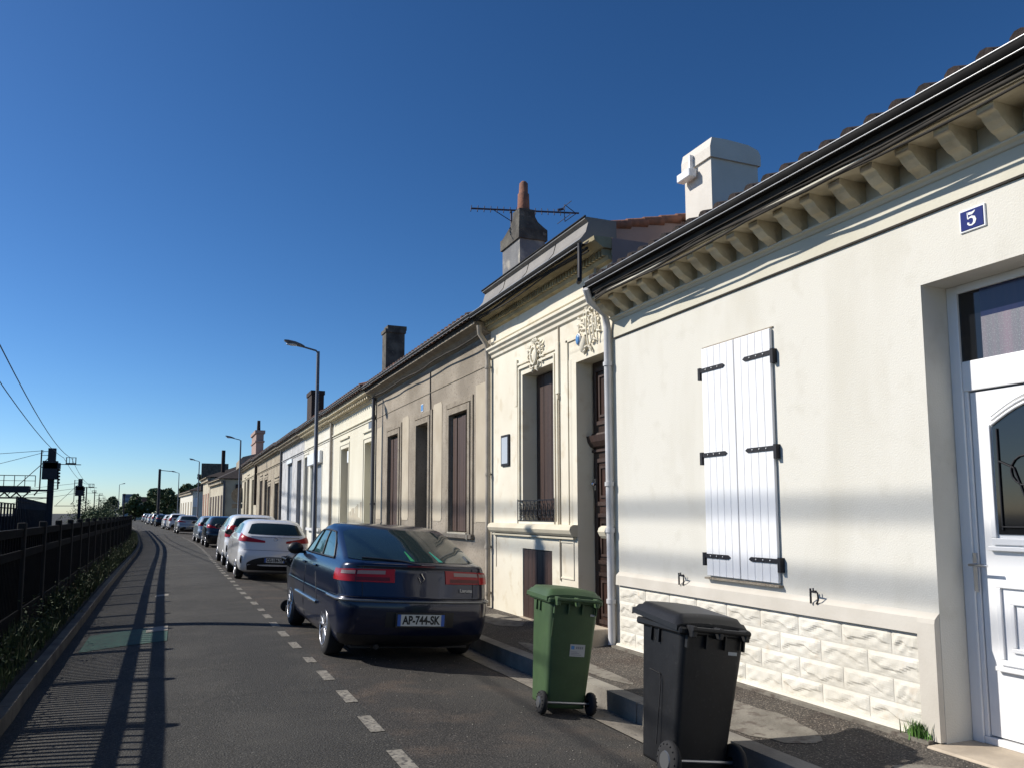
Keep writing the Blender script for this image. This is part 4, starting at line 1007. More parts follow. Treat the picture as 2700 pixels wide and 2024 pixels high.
    rc = b.patch(MB(), -.62, .62, .43, .60, .005, 0, 12, 2); rc.build('plate_recess', 'car_black', t)
    number_plate(t, b, .515, 'AP-744-SK', w_=.55, h=.125)
    # badge: diamond
    y = b.pt(0, .96)[1] - .012; bd = MB(); z = .965
    for s_, k_ in ((.055, 0),):
        P = [(0, z + .062), (.040, z), (0, z - .062), (-.040, z)]
        bd.tube([(p[0], y, p[1]) for p in P + P[:1]], .010, 6)
        bd.tube([(-.030, y - .001, z + .02), (.0, y - .001, z - .04)], .006, 4)
    bd.build('badge', 'chrome', t)
    y = b.pt(.62, .83)[1] - .006
    text_mesh('model_badge', 'Laguna', .055, (.56, y, .845), RB, 'paint_silver', t, .002, .001, 1.0)
    ex = MB().tube([(-.45, .16, .20), (-.45, .5, .22)], .03, 8); ex.build('exhaust_pipe', 'car_black', t)
    # mirrors
    for sg in (1, -1):
        m_ = MB().ball((sg * .99, 2.98, 1.16), (.115, .07, .085), 10); m_.box(min(sg * .84, sg * .95), max(sg * .84, sg * .95), 2.98, 3.05, 1.09, 1.13); m_.build('door_mirror', 'car_black', t)
    MB().tube([(0, 2.2, 1.52), (0, 2.05, 1.60)], .006, 5).build('roof_aerial', 'car_black', t)
    for sg in (1, -1):
        for y in (.93, 3.62): wheel(sg * .905, y, .325, .21, t, sg, 7 if True else 5)
    # underbody
    MB().box(-.70, .70, .35, 4.1, .16, .30).build('underbody', 'car_black', t)
    return t
navy()
# ---- rounded white hatchback (generic, also source of the far cars)
def hatch(label, loc, rot, paint, H=1.0, wide=1.0, group='cars parked along the kerb', tall=False, lamps='wide', plate=''):
    t = thing('parked_car', label, 'car', loc, rot=rot, group=group); W_ = .875 * wide; k = H
    b = Body([
        (.20 * k, .30, 3.85, W_ * .80, .12, .2, .05, .3), (.26 * k, .14, 4.05, W_ * .93, .25, .4, .10, .3), (.40 * k, .03, 4.15, W_ * .985, .28, .45, .14, .28),
        (.58 * k, .0, 4.20, W_, .30, .5, .16, .25), (.70 * k, .01, 4.18, W_, .30, .5, .16, .25), (.78 * k, .06, 4.12, W_ * .99, .28, .5, .15, .25), (.98 * k, .10, 3.85, W_ * .985, .26, .5, .14, .2),
        (1.08 * k, .13, 3.45, W_ * .955, .24, .4, .13, .15), (1.12 * k, .16, 3.2, W_ * .93, .24, .35, .13, .1), (1.25 * k, .30 if not tall else .2, 2.85, W_ * .86, .26, .3, .13, .1),
        (1.38 * k, .46 if not tall else .26, 2.50, W_ * .80, .26, .3, .14, .1), (1.47 * k, .60 if not tall else .34, 2.20, W_ * .73, .26, .3, .14, .1), (1.51 * k, .75 if not tall else .5, 2.0, W_ * .64, .24, .25, .10, .1), (1.535 * k, 1.0, 1.75, W_ * .45, .1, .1, .05, .03), (1.54 * k, 1.2, 1.5, W_ * .2, .05, .05, .02, .01)])
    zs = [z * k for z in [.20, .23, .26, .33, .40, .49, .58, .64, .70, .74, .78, .85, .92, .98, 1.03, 1.08, 1.10, 1.12, 1.18, 1.25, 1.32, 1.38, 1.43, 1.47, 1.49, 1.51, 1.525, 1.535, 1.54]]
    bo = b.skin(zs).build('body', paint, t); cut_arches(bo, (.82, 3.35), .355)
    b.patch(MB(), -1.35, 1.35, lambda u: (1.15 + .02 * abs(2 * u - 1) ** 4) * k, lambda u: (1.44 - .04 * abs(2 * u - 1) ** 5) * k, .006, 0, 22, 5).build('rear_window', 'car_glass', t)
    sw = MB(); b.sidewin(sw, (.85, 1.02), (1.28, 1.26), 1.15 * k, 1.40 * k, .006); b.sidewin(sw, (1.34, 1.32), (2.05, 1.90), 1.15 * k, 1.42 * k, .006); b.sidewin(sw, (2.11, 1.96), (2.95, 2.35), 1.15 * k, 1.42 * k, .006)
    split(sw, 'side_window', 'car_glass_teal', t)
    for sg in (1, -1):
        if tall: q0, q1, zf = 1.05, 2.0, (lambda u, v: (.86 + .34 * v) * k)
        else: q0, q1, zf = .42, 2.05, (lambda u, v: (.95 + .06 * u + (.05 + .12 * u) * v - .03 * u * (1 - v)) * k)
        l = MB().grid(lambda u, v: b.pt(sg * (q0 + (q1 - q0) * u), zf(u, v), .012), 12, 4, 0, True, flip=(sg < 0))
        l.build('tail_lamp', 'lamp_red', t)
    b.patch(MB(), -1.18, 1.18, lambda u: .26 * k, lambda u: (.60 - .16 * abs(2 * u - 1) ** 3) * k, .006, 0, 18, 4).build('rear_valance', 'car_black', t)
    st = MB().tube([b.pt(q, 1.095 * k, .008) for q in [-1.0 + 2 * j / 16 for j in range(17)]], .010, 5); st.build('tailgate_trim', 'chrome', t)
    g_ = MB().tube([b.pt(q, .76 * k, .001) for q in [-1.4 + 2.8 * j / 20 for j in range(21)]], .004, 4)
    for sg in (1, -1): g_.tube([b.pt(sg * b.q_of_y(1.95, z * k), z * k, .001) for z in (.3, .6, .9, 1.1)], .004, 4); g_.tube([b.pt(sg * 1.55, z * k, .008) for z in (.42, .5, .62)], [.01, .025, .01], 6)
    g_.build('panel_gaps', 'car_black', t)
    number_plate(t, b, .52 * k, plate, .5, .11)
    y = b.pt(0, 1.03 * k)[1] - .01
    MB().tube([(.05 * math.cos(a), y, 1.04 * k + .035 * math.sin(a)) for a in [2 * math.pi * j / 12 for j in range(13)]], .006, 5).build('badge', 'chrome', t)
    for sg in (1, -1):
        MB().ball((sg * (W_ + .07), 2.75, 1.14 * k), (.11, .06, .08), 8).build('door_mirror', 'car_black', t)
        for y in (.82, 3.35): wheel(sg * W_, y, .315, .20, t, sg)
    MB().box(-.66, .66, .35, 3.8, .17, .3).build('underbody', 'car_black', t)
    return t
SL = math.atan2(.10, 1.8)
wh = hatch('white hatchback with long red tail lamps, right in front of the navy car', (2.29, 20.45, -.05), (0, SL, R(1)), 'paint_white', plate='CG-184-YF')
sv = hatch('white tall car half hidden behind the white hatchback', (2.27, 26.1, -.05), (0, SL * .8, R(1)), 'paint_white', H=1.08, wide=1.0, tall=True)
def far_car(src, label, x, y, paint, rz):
    c = copy_tree(src, None, {'paint_white': paint}); c.location = (x, y, -.04); c.rotation_euler = (0, SL * .6, R(rz)); c['label'] = label; return c
far_car(wh, 'dark navy hatchback behind the white tall car', 2.22, 40.6, 'paint_dark', 2)
far_car(wh, 'pale silver blue hatchback in front of the dark navy hatchback', 1.98, 47.1, 'paint_ice', 3)
far_car(wh, 'light grey car at the near end of the far line of cars', .92, 69.0, 'paint_silver', 4)
far_car(sv, 'white car just left of the light grey one in the far line', .12, 84.3, 'paint_white', 4)
far_car(wh, 'second white car of the far line, next to the dark car', -.45, 90.2, 'paint_white', 4)
far_car(wh, 'dark car with a glinting tail lamp, middle of the far line', -1.6, 108, 'paint_dark', 4.5)
far_car(sv, 'light grey tall car just beyond the dark car of the far line', -2.4, 119, 'paint_silver', 4.5)
far_car(wh, 'white car third from the far end of the street', -3.2, 129, 'paint_white', 4.5)
far_car(wh, 'silver car second from the far end of the street', -4.2, 148, 'paint_silver', 5)
far_car(sv, 'silver blue car farthest along the street', -5.3, 166, 'paint_ice', 5)

# ================================================================== wheelie bins
def bin_(label, loc, rz, tilt, matk, sticker, H_=1.0, WR=.10, cat='wheelie bin', W=.50, D=.52, lidlift=0, label_spot=None):
    """local frame: back (wheels, handle) faces -y"""
    t = thing('wheelie_bin', label, cat, loc, rot=(0, tilt, R(rz)), group='wheelie bins out on the street')
    hz = .93 * H_
    def body(u, z):      # rounded rectangle outline, tapering down
        f = z / hz; w_ = W / 2 * (.80 + .20 * f); y0 = -D / 2 * (.80 + .20 * f) + (.0); y1 = D / 2 * (.70 + .30 * f); r = .045
        P = []
        for cx, cy, a0 in ((w_ - r, y1 - r, 0), (-w_ + r, y1 - r, 90), (-w_ + r, y0 + r, 180), (w_ - r, y0 + r, 270)):
            for k in range(5): a = R(a0 + 90 * k / 4); P.append((cx + r * math.cos(a), cy + r * math.sin(a), z))
        return P
    mb = MB(); zs = [.05, .07, .12, .3, .5, .7, .85, hz]; vs = []
    for z in zs: vs += body(0, z)
    n = 20
    mb._a(vs, [(k * n + i, k * n + (i + 1) % n, (k + 1) * n + (i + 1) % n, (k + 1) * n + i) for k in range(len(zs) - 1) for i in range(n)] + [tuple(range(n))[::-1]], 0, True)
    bo = mb.build('body', matk, t)
    rim = MB(); w_ = W / 2 + .025; y0, y1 = -D / 2 - .02, D / 2 + .03
    rim.bbox(-w_, w_, y0, y1, hz - .05, hz, .012)
    for k in range(4): rim.box(-w_ + .06 + k * (2 * w_ - .12) / 3 - .006, -w_ + .06 + k * (2 * w_ - .12) / 3 + .006, y0 - .008, y0 + .02, hz - .13, hz - .04)
    for sg in (1, -1):
        for yy_ in (.0, .1): rim.box(sg * W / 2 - .012, sg * W / 2 + .012, yy_ - .006, yy_ + .006, hz - .14, hz - .04)
    rim.build('rim', matk, t)
    rb = MB()
    for sg in (1, -1): rb.bbox(min(sg * W / 2 * .955, sg * (W / 2 + .002)), max(sg * W / 2 * .93, sg * (W / 2 - .012)) if sg > 0 else sg * W / 2 * .93, -.02, .16, .12, .55, .01)
    # lid: pitched, overhanging at the front
    lid = MB()
    def lf_(u, v):
        x = -w_ - .01 + (2 * w_ + .02) * u; y = y0 + .03 + (y1 + .05 - y0 - .03) * v
        dome = math.sin(math.pi * min(max(u, .0), 1)) ** .5
        e = min(u, 1 - u, v * 1.0, 1 - v); rise = .05 * min(1, e * 9)
        return (x, y, hz + .006 + rise + .028 * dome * (1 - v * .3) + lidlift * v)
    lid.grid(lf_, 18, 18, 0, True)
    lid.grid(lambda u, v: Vector(lf_(u, 0)) + Vector((0, 0, -.03 * v)), 10, 1).grid(lambda u, v: Vector(lf_(u, 1)) + Vector((0, .0, -.045 * v)), 10, 1).grid(lambda u, v: Vector(lf_(0, u)) + Vector((0, 0, -.035 * v)), 10, 1).grid(lambda u, v: Vector(lf_(1, u)) + Vector((0, 0, -.035 * v)), 10, 1)
    lid.v = [tuple(p) for p in lid.v]
    lid.build('lid', matk, t)
    hd = MB(); yh = y0 - .05
    hd.tube([(-W / 2 + .03, yh, hz - .005), (W / 2 - .03, yh, hz - .005)], .017, 8)
    for x in (-W / 2 + .05, -.0, W / 2 - .05): hd.bbox(x - .018, x + .018, yh - .01, y0 + .03, hz - .06, hz + .015, .006)
    hd.build('handle', matk, t)
    ax = MB().tube([(-W / 2 + .0, -D / 2 * .80 - .02, WR), (W / 2 - .0, -D / 2 * .80 - .02, WR)], .011, 8); ax.build('axle', 'rim', t)
    for sg in (1, -1):
        x = sg * (W / 2 - .005); y = -D / 2 * .80 - .02; mb = MB()
        prof = [(0, WR * .35), (0, WR * .7), (.010, WR * .95), (.03, WR), (.05, WR * .95), (.055, WR * .7), (.055, WR * .3)]
        def fn(u, v):
            i = v * 6; k = min(int(i), 5); q = i - k
            a = prof[k][0] + (prof[k + 1][0] - prof[k][0]) * q; b = prof[k][1] + (prof[k + 1][1] - prof[k][1]) * q
            return (x + sg * (.03 - a), y + b * math.cos(2 * math.pi * u), WR + b * math.sin(2 * math.pi * u))
        mb.grid(fn, 24, 6, 0, True)
        for k in range(16):
            a = 2 * math.pi * k / 16; mb.ball((x + sg * .027, y + .82 * WR * math.cos(a), WR + .82 * WR * math.sin(a)), (.006, .007, .007), 4)
        mb.tube([(x + sg * .01, y, WR), (x + sg * .038, y, WR)], [WR * .62, WR * .45], 14, 1)
        mb.build('wheel', ['tyre', 'paint_grey'], t)
    bk = MB()                                    # raised back panel and stickers
    f = .55; ybk = lambda z: -D / 2 * (.80 + .20 * z / hz)
    if sticker:
        z0, z1 = .50, .60; s_ = MB()
        def sp(u, v, o=.003, x0=-.01, x1=.13, za=.50, zb=.605): z = za + (zb - za) * v; return (x0 + (x1 - x0) * u, ybk(z) - o, z)
        s_.grid(lambda u, v: sp(u, v), 1, 1, 0)
        s_.grid(lambda u, v: sp(u, v, .0045, .0, .03, .562, .592), 1, 1, 1)
        for k in range(4): s_.grid(lambda u, v: sp(u, v, .0045, .045 + .018 * k, .058 + .018 * k, .566, .588), 1, 1, 2)
        for k in range(3): s_.grid(lambda u, v: sp(u, v, .0045, .0, .10 - .02 * k, .512 + .013 * k, .517 + .013 * k), 1, 1, 2)
        s_.build('sticker', ['sticker', 'enamel_light_blue', 'sticker_ink'], bo)
        s2 = MB().grid(lambda u, v: sp(u, v, .004, .15, .19, .855, .872), 1, 1, 0); s2.build('small_label', 'sticker', bo)
        s3 = MB().tube([(-.19, ybk(.8) - .004, .82), (-.195, ybk(.66) - .004, .66)], .006, 5); s3.build('hook', matk, bo)
    else:
        s2 = MB().grid(lambda u, v: (.12 + .07 * u, ybk(.83) - .004, .825 + .022 * v), 1, 1, 0); s2.build('small_label', 'sticker', bo)
        o_ = MB().tube([(-W / 2 * .93 - .004, -.05, .18), (-W / 2 * .955 - .004, -.05, .60), (-W / 2 * .96 - .004, -.03, .64), (-W / 2 * .965 - .004, .1, .65)], .004, 5); o_.build('moulded_groove', 'tyre', bo)
    return t
bin_('green wheelie bin with a pale sticker, standing in the gutter behind the navy car', (3.23, 6.50, -.095), -7, R(5.5), 'bin_green', True, 1.07, W=.46, D=.52)
bin_('black wheelie bin with a grey lid, nearest to the camera', (3.275, 4.69, -.105), -3, R(7.2), 'bin_black', False, 1.06, WR=.125, W=.51, D=.54, lidlift=.05)
bin_('black wheelie bin standing just ahead of the navy car', (2.03, 13.78, -.03), -86, R(2), 'bin_black', False, 1.0, W=.46, D=.50)

# ================================================================== street lamps
def lamp(label, x, y, zt, src=None):
    if src:
        c = copy_tree(src); c.location = (x, y, .02); c.scale = (1, 1, zt / 5.87); c['label'] = label; return c
    t = thing('street_lamp', label, 'street lamp', (0, 0, 0), rot=(0, 0, 0), group='street lamps along the pavement')
    MB().tube([(0, 0, 0), (0, 0, .9), (0, 0, .92), (0, 0, zt)], [.085, .08, .065, .042], 12).build('pole', 'lamp_grey', t)
    MB().tube([(0, 0, zt - .04), (-.06, 0, zt + .02), (-.42, .0, zt + .10)], .024, 8).build('arm', 'lamp_grey', t)
    hd = MB(); secs = [(-.36, .045, .03, .10), (-.45, .09, .045, .125), (-.60, .12, .055, .165), (-.78, .11, .05, .20), (-.88, .05, .025, .225)]
    vs = []; n = 12
    for x_, wy, hz_, zc in secs:
        for k in range(n): a = 2 * math.pi * k / n; vs.append((x_, wy * math.cos(a), zt + zc + hz_ * math.sin(a)))
    hd._a(vs, [(k * n + i, k * n + (i + 1) % n, (k + 1) * n + (i + 1) % n, (k + 1) * n + i) for k in range(4) for i in range(n)] + [tuple(range(n)), tuple(4 * n + i for i in range(n))[::-1]], 0, True)
    ho = hd.build('lamp_head', 'lamp_grey', t)
    MB().ball((-.64, 0, zt + .135), (.20, .095, .035), 12).build('lens', 'lamp_glass', ho)
    t.location = (x, y, .02); return t
L1 = lamp('nearest tall grey street lamp, rising behind the white hatchback', 3.30, 20.6, 5.87)
lamp('second street lamp, in front of the pink chimney', 3.40, 49.3, 6.02, L1)
lamp('third street lamp, before the brick fronted house', 1.75, 78, 6.45, L1)
lamp('fourth street lamp, small against the dark tree', .04, 108, 6.75, L1)
L5 = lamp('small street lamp standing alone against the sky left of the road end', -9.2, 146, 6.45, L1); L5.rotation_euler = (0, 0, R(180))

# ================================================================== railway side : fence
f = thing('fence', 'long dark railing fence with two rails and many thin bars along the railway', 'fence', (-1.80, 20, 0))
def fx(y): return -1.80 + soff(y) * 1.0
y = -5.35; n = 0
BAY = 1.9
while y < 84:
    a, b = fx(y), fx(y + BAY)
    MB().bbox(a - .05, a + .05, y - .05, y + .05, -.1, 1.53, .01).build('post', 'fence_post', f)
    mb = MB(); d = Vector((b - a, BAY, 0))
    def seg(z0, z1, w_): 
        mb._a([(a - w_, y + .05, z0), (a + w_, y + .05, z0), (b + w_, y + BAY - .05, z0), (b - w_, y + BAY - .05, z0), (a - w_, y + .05, z1), (a + w_, y + .05, z1), (b + w_, y + BAY - .05, z1), (b - w_, y + BAY - .05, z1)], [(0, 3, 2, 1), (4, 5, 6, 7), (0, 1, 5, 4), (1, 2, 6, 5), (2, 3, 7, 6), (3, 0, 4, 7)])
    seg(1.35, 1.45, .03); seg(1.08, 1.18, .03); seg(-.1, .425, .03)
    mb.build('rail', 'fence_dark', f)
    nb = 19 if y < 45 else 9
    bb = MB(); 
    for k in range(nb):
        yy = y + .06 + (BAY - .12) * (k + .5) / nb; xx = a + (b - a) * (yy - y) / BAY; top = 1.36 if k % 2 == 0 else 1.13
        bb.box(xx - .012, xx + .012, yy - (.017 if y < 45 else .05), yy + (.017 if y < 45 else .05), .02, top)
    bb.build('railing', 'fence_dark', f)
    y += BAY
# ================================================================== catenary masts
def mast(label, x, y, h, big=True, th=1.0, group='overhead line masts of the railway', arm=1.7):
    t = thing('catenary_mast', label, 'mast', (x, y, -.3), group=group)
    MB().box(x - .10 * th, x - .075 * th, y - .12, y + .12, -.3, h).box(x + .075 * th, x + .10 * th, y - .12, y + .12, -.3, h).box(x - .075 * th, x + .075 * th, y - .012, y + .012, -.3, h).box(x - .2, x + .2, y - .2, y + .2, -.3, .25).build('mast_post', 'mast_steel', t)
    br = MB().tube([(x, y, h - 1.25), (x + arm + (.45 if arm > 0 else -.7), y, h - 1.25)], .035, 6).box(x + arm - .65, x + arm + .1, y - .05, y + .05, h - 1.22, h - 1.12)
    for k in range(4): br.tube([(x + arm - .6 + .22 * k, y, h - 1.15), (x + arm - .6 + .22 * k, y, h - .72)], .022 + .015 * (k in (0, 3)), 6)
    br.tube([(x + arm - .65, y, h - .70), (x + arm + .1, y, h - .70)], .025, 5)
    br.build('bracket_arm', 'mast_steel', t)
    if big:
        e = MB()
        e.box(x - .62, x + .42, y - .25, y + .25, h - 2.45, h - 1.0).box(x - .28, x + .25, y - .2, y + .2, h - 1.0, h + .0).box(x - .5, x + .6, y - .25, y + .25, h - 1.6, h - 1.15)
        for z in (h - .25, h - .55): e.tube([(x, y, z), (x - .75, y, z - .02)], .025, 6)
        e.tube([(x - .75, y, h - .15), (x - .75, y, h - 3.2), (x - 1.1, y, h - 3.7)], .055, 6); e.tube([(x + .45, y, h - 1.6), (x + .5, y, h - 3.2)], .06, 6)
        e.tube([(x + .1, y, h - 3.2), (x + .5, y, h - 3.2)], .03, 5); e.tube([(x + .1, y, h - 2.7), (x + .5, y, h - 2.7)], .03, 5); e.tube([(x - .75, y, h - 1.5), (x - .2, y, h - 1.5)], .03, 5)
        for k in range(5): e.ball((x + .55, y, h - 1.7 - .25 * k), .09, 6)
        e.build('switchgear', 'mast_steel', t)
        e = MB(); e.tube([(x - .1, y, h - 3.9), (x - 3.2, y, h - 3.9)], .05, 6); e.tube([(x - .1, y, h - .6), (x - 3.0, y, h - 3.8)], .03, 5); e.build('cantilever', 'mast_steel', t)
    return t
mast('overhead line mast beside the road, its foot hidden left of the picture', -3.45, 15.0, 8.3, big=False, arm=-.55)
mast('nearest railway mast in view, loaded with switchgear and a bracket for two wires', -9.3, 70, 6.75, th=2.2, arm=1.6)
mast('second railway mast to the right of the nearest one', -13.1, 127, 6.6, th=2)
mast('third railway mast, thinner and farther', -17.2, 178, 7.0, big=False)
mast('fourth railway mast, close right of the third', -19.4, 220, 7.4, big=False)
for k, (x, y) in enumerate(((-23, 275), (-27.0, 325), (-31.0, 380), (-35.5, 440))):
    mast(['fifth railway mast in the thinning row', 'sixth railway mast in the thinning row', 'next to last railway mast before the trees', 'last and smallest railway mast before the trees'][k], x, y, 7.6, big=False)
# overhead wires
def wire_(label, pts, sag, r=.022, group='overhead wires of the railway'):
    mb = MB()
    P = []
    for a, b in zip(pts, pts[1:]):
        a = Vector(a); b = Vector(b); L_ = (b - a).length
        for k in range(14):
            u = k / 14; p = a.lerp(b, u); p.z -= 4 * sag * (L_ / 55) ** 2 * u * (1 - u); P.append(p)
    P.append(Vector(pts[-1])); mb.tube(P, r, 6)
    return single('overhead_wire', mb, 'wire', label, 'wire', group)
wire_('upper right overhead wire running down to the mast bracket', [(-3.8, -45, 6.4), (-3.8, 15.0, 6.38), (-7.95, 70, 6.02), (-11.4, 127, 5.85), (-15.4, 178, 6.2)], .72, .017)
wire_('lower left overhead wire running down to the mast bracket', [(-4.4, -45, 6.4), (-4.4, 15.0, 6.32), (-8.5, 70, 6.02), (-12.0, 127, 5.85), (-16.0, 178, 6.2)], .55, .017)
wire_('thin stay wire crossing left from the top of the nearest mast', [(-9.9, 70, 6.55), (-17, 68, 5.6)], .3, .02)
wire_('thin lower stay wire slanting left from the nearest mast', [(-9.9, 70, 6.4), (-17, 68, 3.9)], .3, .02)
for k in range(3): wire_('thin contact wire between the second mast and the left edge', [(-13.2, 127, 6.0 - .7 * k), (-22, 118, 4.4 - .9 * k)], .3, .025)
for k, (z_, dz_) in enumerate(((14.2, 1.0), (13.62, .9))):  # cables out of view, added for the soft shadow bands on house 5
    wire_(['upper thick power cable slung high over the railway tracks', 'lower thick power cable slung high over the railway tracks'][k], [(-10, -25, z_ + dz_), (-10, 50, z_ + dz_)], dz_ * .54, .045, 'high power cables over the tracks')
# gantry platform left of the mast
g = thing('signal_gantry', 'dark signal gantry with a handrail reaching to the nearest railway mast', 'gantry', (-12, 70, 0))
MB().box(-18, -10.7, 69.4, 70.4, 3.25, 3.75).box(-11, -9.3, 69.8, 70.1, 3.35, 3.5).build('beam', 'mast_steel', g)
t = MB()
for k in range(12): t.tube([(-18 + .7 * k, 69.5, 3.7), (-18 + .7 * k, 69.5, 4.55)], .03, 5)
t.tube([(-18, 69.5, 4.55), (-10.3, 69.5, 4.55)], .03, 5).tube([(-18, 69.5, 4.15), (-10.3, 69.5, 4.15)], .02, 5); t.build('handrail', 'mast_steel', g)
t = MB()
for k in range(9): t.tube([(-18 + .8 * k, 70, 3.25), (-17.6 + .8 * k, 70, 2.85), (-17.2 + .8 * k, 70, 3.25)], .06, 4)
t.box(-18, -11.5, 69.9, 70.1, 2.78, 2.9); t.tube([(-17.8, 70, -.3), (-17.8, 70, 3.2)], .15, 6); t.build('truss', 'mast_steel', g)
# dark embankment fence beyond the tracks
g = thing('lattice_fence', 'long black lattice fence across the tracks at the left edge', 'fence', (-14, 60, 0))
t = MB()
for (x0, y0, x1, y1, zt) in ((-9.5, 34, -12.2, 74, 2.4), (-12.2, 74, -17.2, 128, 3.0)):
    L_ = math.hypot(x1 - x0, y1 - y0); n = int(L_ / 1.6)
    t._a([(x0, y0, -.3), (x1, y1, -.3), (x1, y1, zt - .95), (x0, y0, zt - .95)], [(0, 1, 2, 3)]); 
    t._a([(x0 - .2, y0, -.3), (x1 - .2, y1, -.3), (x1 - .2, y1, zt - .95), (x0 - .2, y0, zt - .95)], [(0, 1, 2, 3)]); t._a([(x0 - .2, y0, zt - .95), (x1 - .2, y1, zt - .95), (x1, y1, zt - .95), (x0, y0, zt - .95)], [(0, 1, 2, 3)])
    for zz in (zt, zt - .35): t.tube([(x0, y0, zz), (x1, y1, zz)], .04, 4)
t.build('panel', 'fence_dark', g)
k = 0
for (x0, y0, x1, y1, zt) in ((-9.5, 34, -12.2, 74, 2.4), (-12.2, 74, -17.2, 128, 3.0)):
    L_ = math.hypot(x1 - x0, y1 - y0); n = int(L_ / 1.9)
    for i in range(n):
        u = i / n; x = x0 + (x1 - x0) * u; y = y0 + (y1 - y0) * u; MB().box(x - .06, x + .06, y - .05, y + .05, -.3, zt + .02).build('post', 'mast_steel', g)
# ================================================================== vegetation
def foliage(mb, c, r, n, seed, leaf=.35, m=0, lump=.55):
    rr = random.Random(seed); blobs = [(Vector((rr.gauss(0, .45), rr.gauss(0, .45), rr.gauss(0, .38))), rr.uniform(.3, .55)) for _ in range(14)]
    vs = []; fs = []
    for k in range(n):
        b, br = rr.choice(blobs); d = Vector((rr.gauss(0, 1), rr.gauss(0, 1), rr.gauss(0, 1))).normalized() * br * rr.uniform(.6, 1.0)
        p = b + d; P = Vector((c[0] + p.x * r[0], c[1] + p.y * r[1], c[2] + p.z * r[2]))
        a = Vector((rr.gauss(0, 1), rr.gauss(0, 1), rr.gauss(0, .7))).normalized(); q = a.cross(Vector((rr.gauss(0, 1), rr.gauss(0, 1), rr.gauss(0, 1)))).normalized(); s_ = leaf * rr.uniform(.5, 1.2)
        o = len(vs); vs += [P - a * s_, P + q * s_ * .6, P + a * s_, P - q * s_ * .6]; fs.append((o, o + 1, o + 2, o + 3))
    mb._a(vs, fs, m); return mb
def tree(label, x, y, zc, r, n, seed, leafm='leaf_dark', leaf=.5, group='trees beyond the end of the street'):
    t = thing('tree', label, 'tree', (x, y, -.3), group=group)
    MB().tube([(x, y, -.3), (x + .1, y, zc * .5), (x + .2, y + .1, zc)], [r[0] * .09, r[0] * .06, r[0] * .03], 7).tube([(x, y, zc * .5), (x + r[0] * .4, y, zc)], [.1, .05], 5).tube([(x, y, zc * .45), (x - r[0] * .4, y, zc * .95)], [.1, .05], 5).build('trunk', 'bark', t)
    foliage(MB(), (x, y, zc), r, n, seed, leaf).build('crown', leafm, t); return t
tree('tall dark green tree above the parked cars at the end of the street', -4.1, 185, 5.2, (2.3, 3, 2.7), 2600, 1)
tree('dark green tree just right of the tallest one, over the low house roof', 1.9, 168, 5.2, (2.2, 3, 2.5), 2200, 2)
tree('broad green tree left of the grey office block', -15.6, 225, 3.8, (1.6, 3, 2.6), 1800, 3, 'leaf_mid')
tree('dark leafy tree behind the orange tiled roof', -9.5, 262, 3.6, (4.5, 4, 2.6), 2400, 4)
tree('small dark tree beside the first far parked car', -8.6, 190, 2.4, (2.4, 3, 2.2), 1800, 5)
tree('ivy covered tree against the low far house', -1.5, 140, 2.9, (1.5, 2, 2.8), 1300, 6, 'leaf_mid', .35)
tree('bushy tree above the roof of the pale house', 2.9, 146, 5.6, (2.0, 4, 1.6), 1500, 8)
def bush(label, x, y, r, n, seed, m='leaf_dark'):
    mb = foliage(MB(), (x, y, r[2] * .5), r, n, seed, .14); return single('bush', mb, m, label, 'bush', 'bushes where the fence ends')
bush('large bush where the fence meets the bend', -7.4, 92, (1.9, 5, 1.6), 2600, 11); bush('bush beyond the bend, left of the road', -9.9, 118, (2.2, 6, 2.0), 2200, 12, 'leaf_mid'); bush('low bush at the far left kerb', -11.4, 140, (2.2, 6, 2.2), 1800, 13)
bush('dense bush behind the thin black post', -13.5, 168, (4, 6, 2.8), 2000, 14, 'leaf_mid'); bush('bush hiding the small pink house', -17.5, 180, (4, 6, 3.0), 1800, 15)
# weeds of the verge : uncountable
mb = MB(); rr = random.Random(21); vs = []; fs = []; ms = []
def blade(x, y, z, h, m, wd=.008):
    a = rr.uniform(0, 6.3); lean = rr.uniform(.05, .5) * h; dx, dy = math.cos(a) * lean, math.sin(a) * lean; b = a + 1.57; wx, wy = math.cos(b) * wd, math.sin(b) * wd
    o = len(vs); vs.extend([(x - wx, y - wy, z), (x + wx, y + wy, z), (x + dx * .45 + wx * .8, y + dy * .45 + wy * .8, z + h * .6), (x + dx * .45 - wx * .8, y + dy * .45 - wy * .8, z + h * .6), (x + dx, y + dy, z + h * .95)])
    fs.append((o, o + 1, o + 2, o + 3)); fs.append((o + 3, o + 2, o + 4)); ms.extend([m, m])
for k in range(15000):
    y = 5 + 62 * rr.random() ** 1.5; u = rr.random() ** .8; x = -1.40 + soff(y) - .36 * u
    cl = .5 + .5 * math.sin(y * 1.7 + 2 * math.sin(x * 3)) ; h = rr.uniform(.05, .22) + .38 * u * cl * rr.random()
    blade(x, y, .02, h, 1 if rr.random() < .12 else 0, .006 + .005 * (y > 14) + .012 * (y > 30))
mb._a(vs, fs, 0); mb.m = ms
for k in range(420):
    y = 6 + 55 * rr.random(); x = -1.45 + soff(y) - .28 * rr.random(); h = rr.uniform(.1, .6)
    for j in range(22):
        p = Vector((x + rr.gauss(0, .07), y + rr.gauss(0, .13), rr.uniform(.05, h))); a = Vector((rr.gauss(0, 1), rr.gauss(0, 1), rr.gauss(0, .5))).normalized() * rr.uniform(.015, .034); q = a.cross(Vector((rr.gauss(0, 1), rr.gauss(0, 1), 1))).normalized() * rr.uniform(.008, .018)
        mb._a([p - a, p + q, p + a, p - q], [(0, 1, 2, 3)], 0 if rr.random() < .85 else 1)
tag(mb.build('verge_weeds', ['weed_green', 'weed_dry']), 'tangled green and dry weeds along the foot of the fence', 'weeds', kind='stuff')
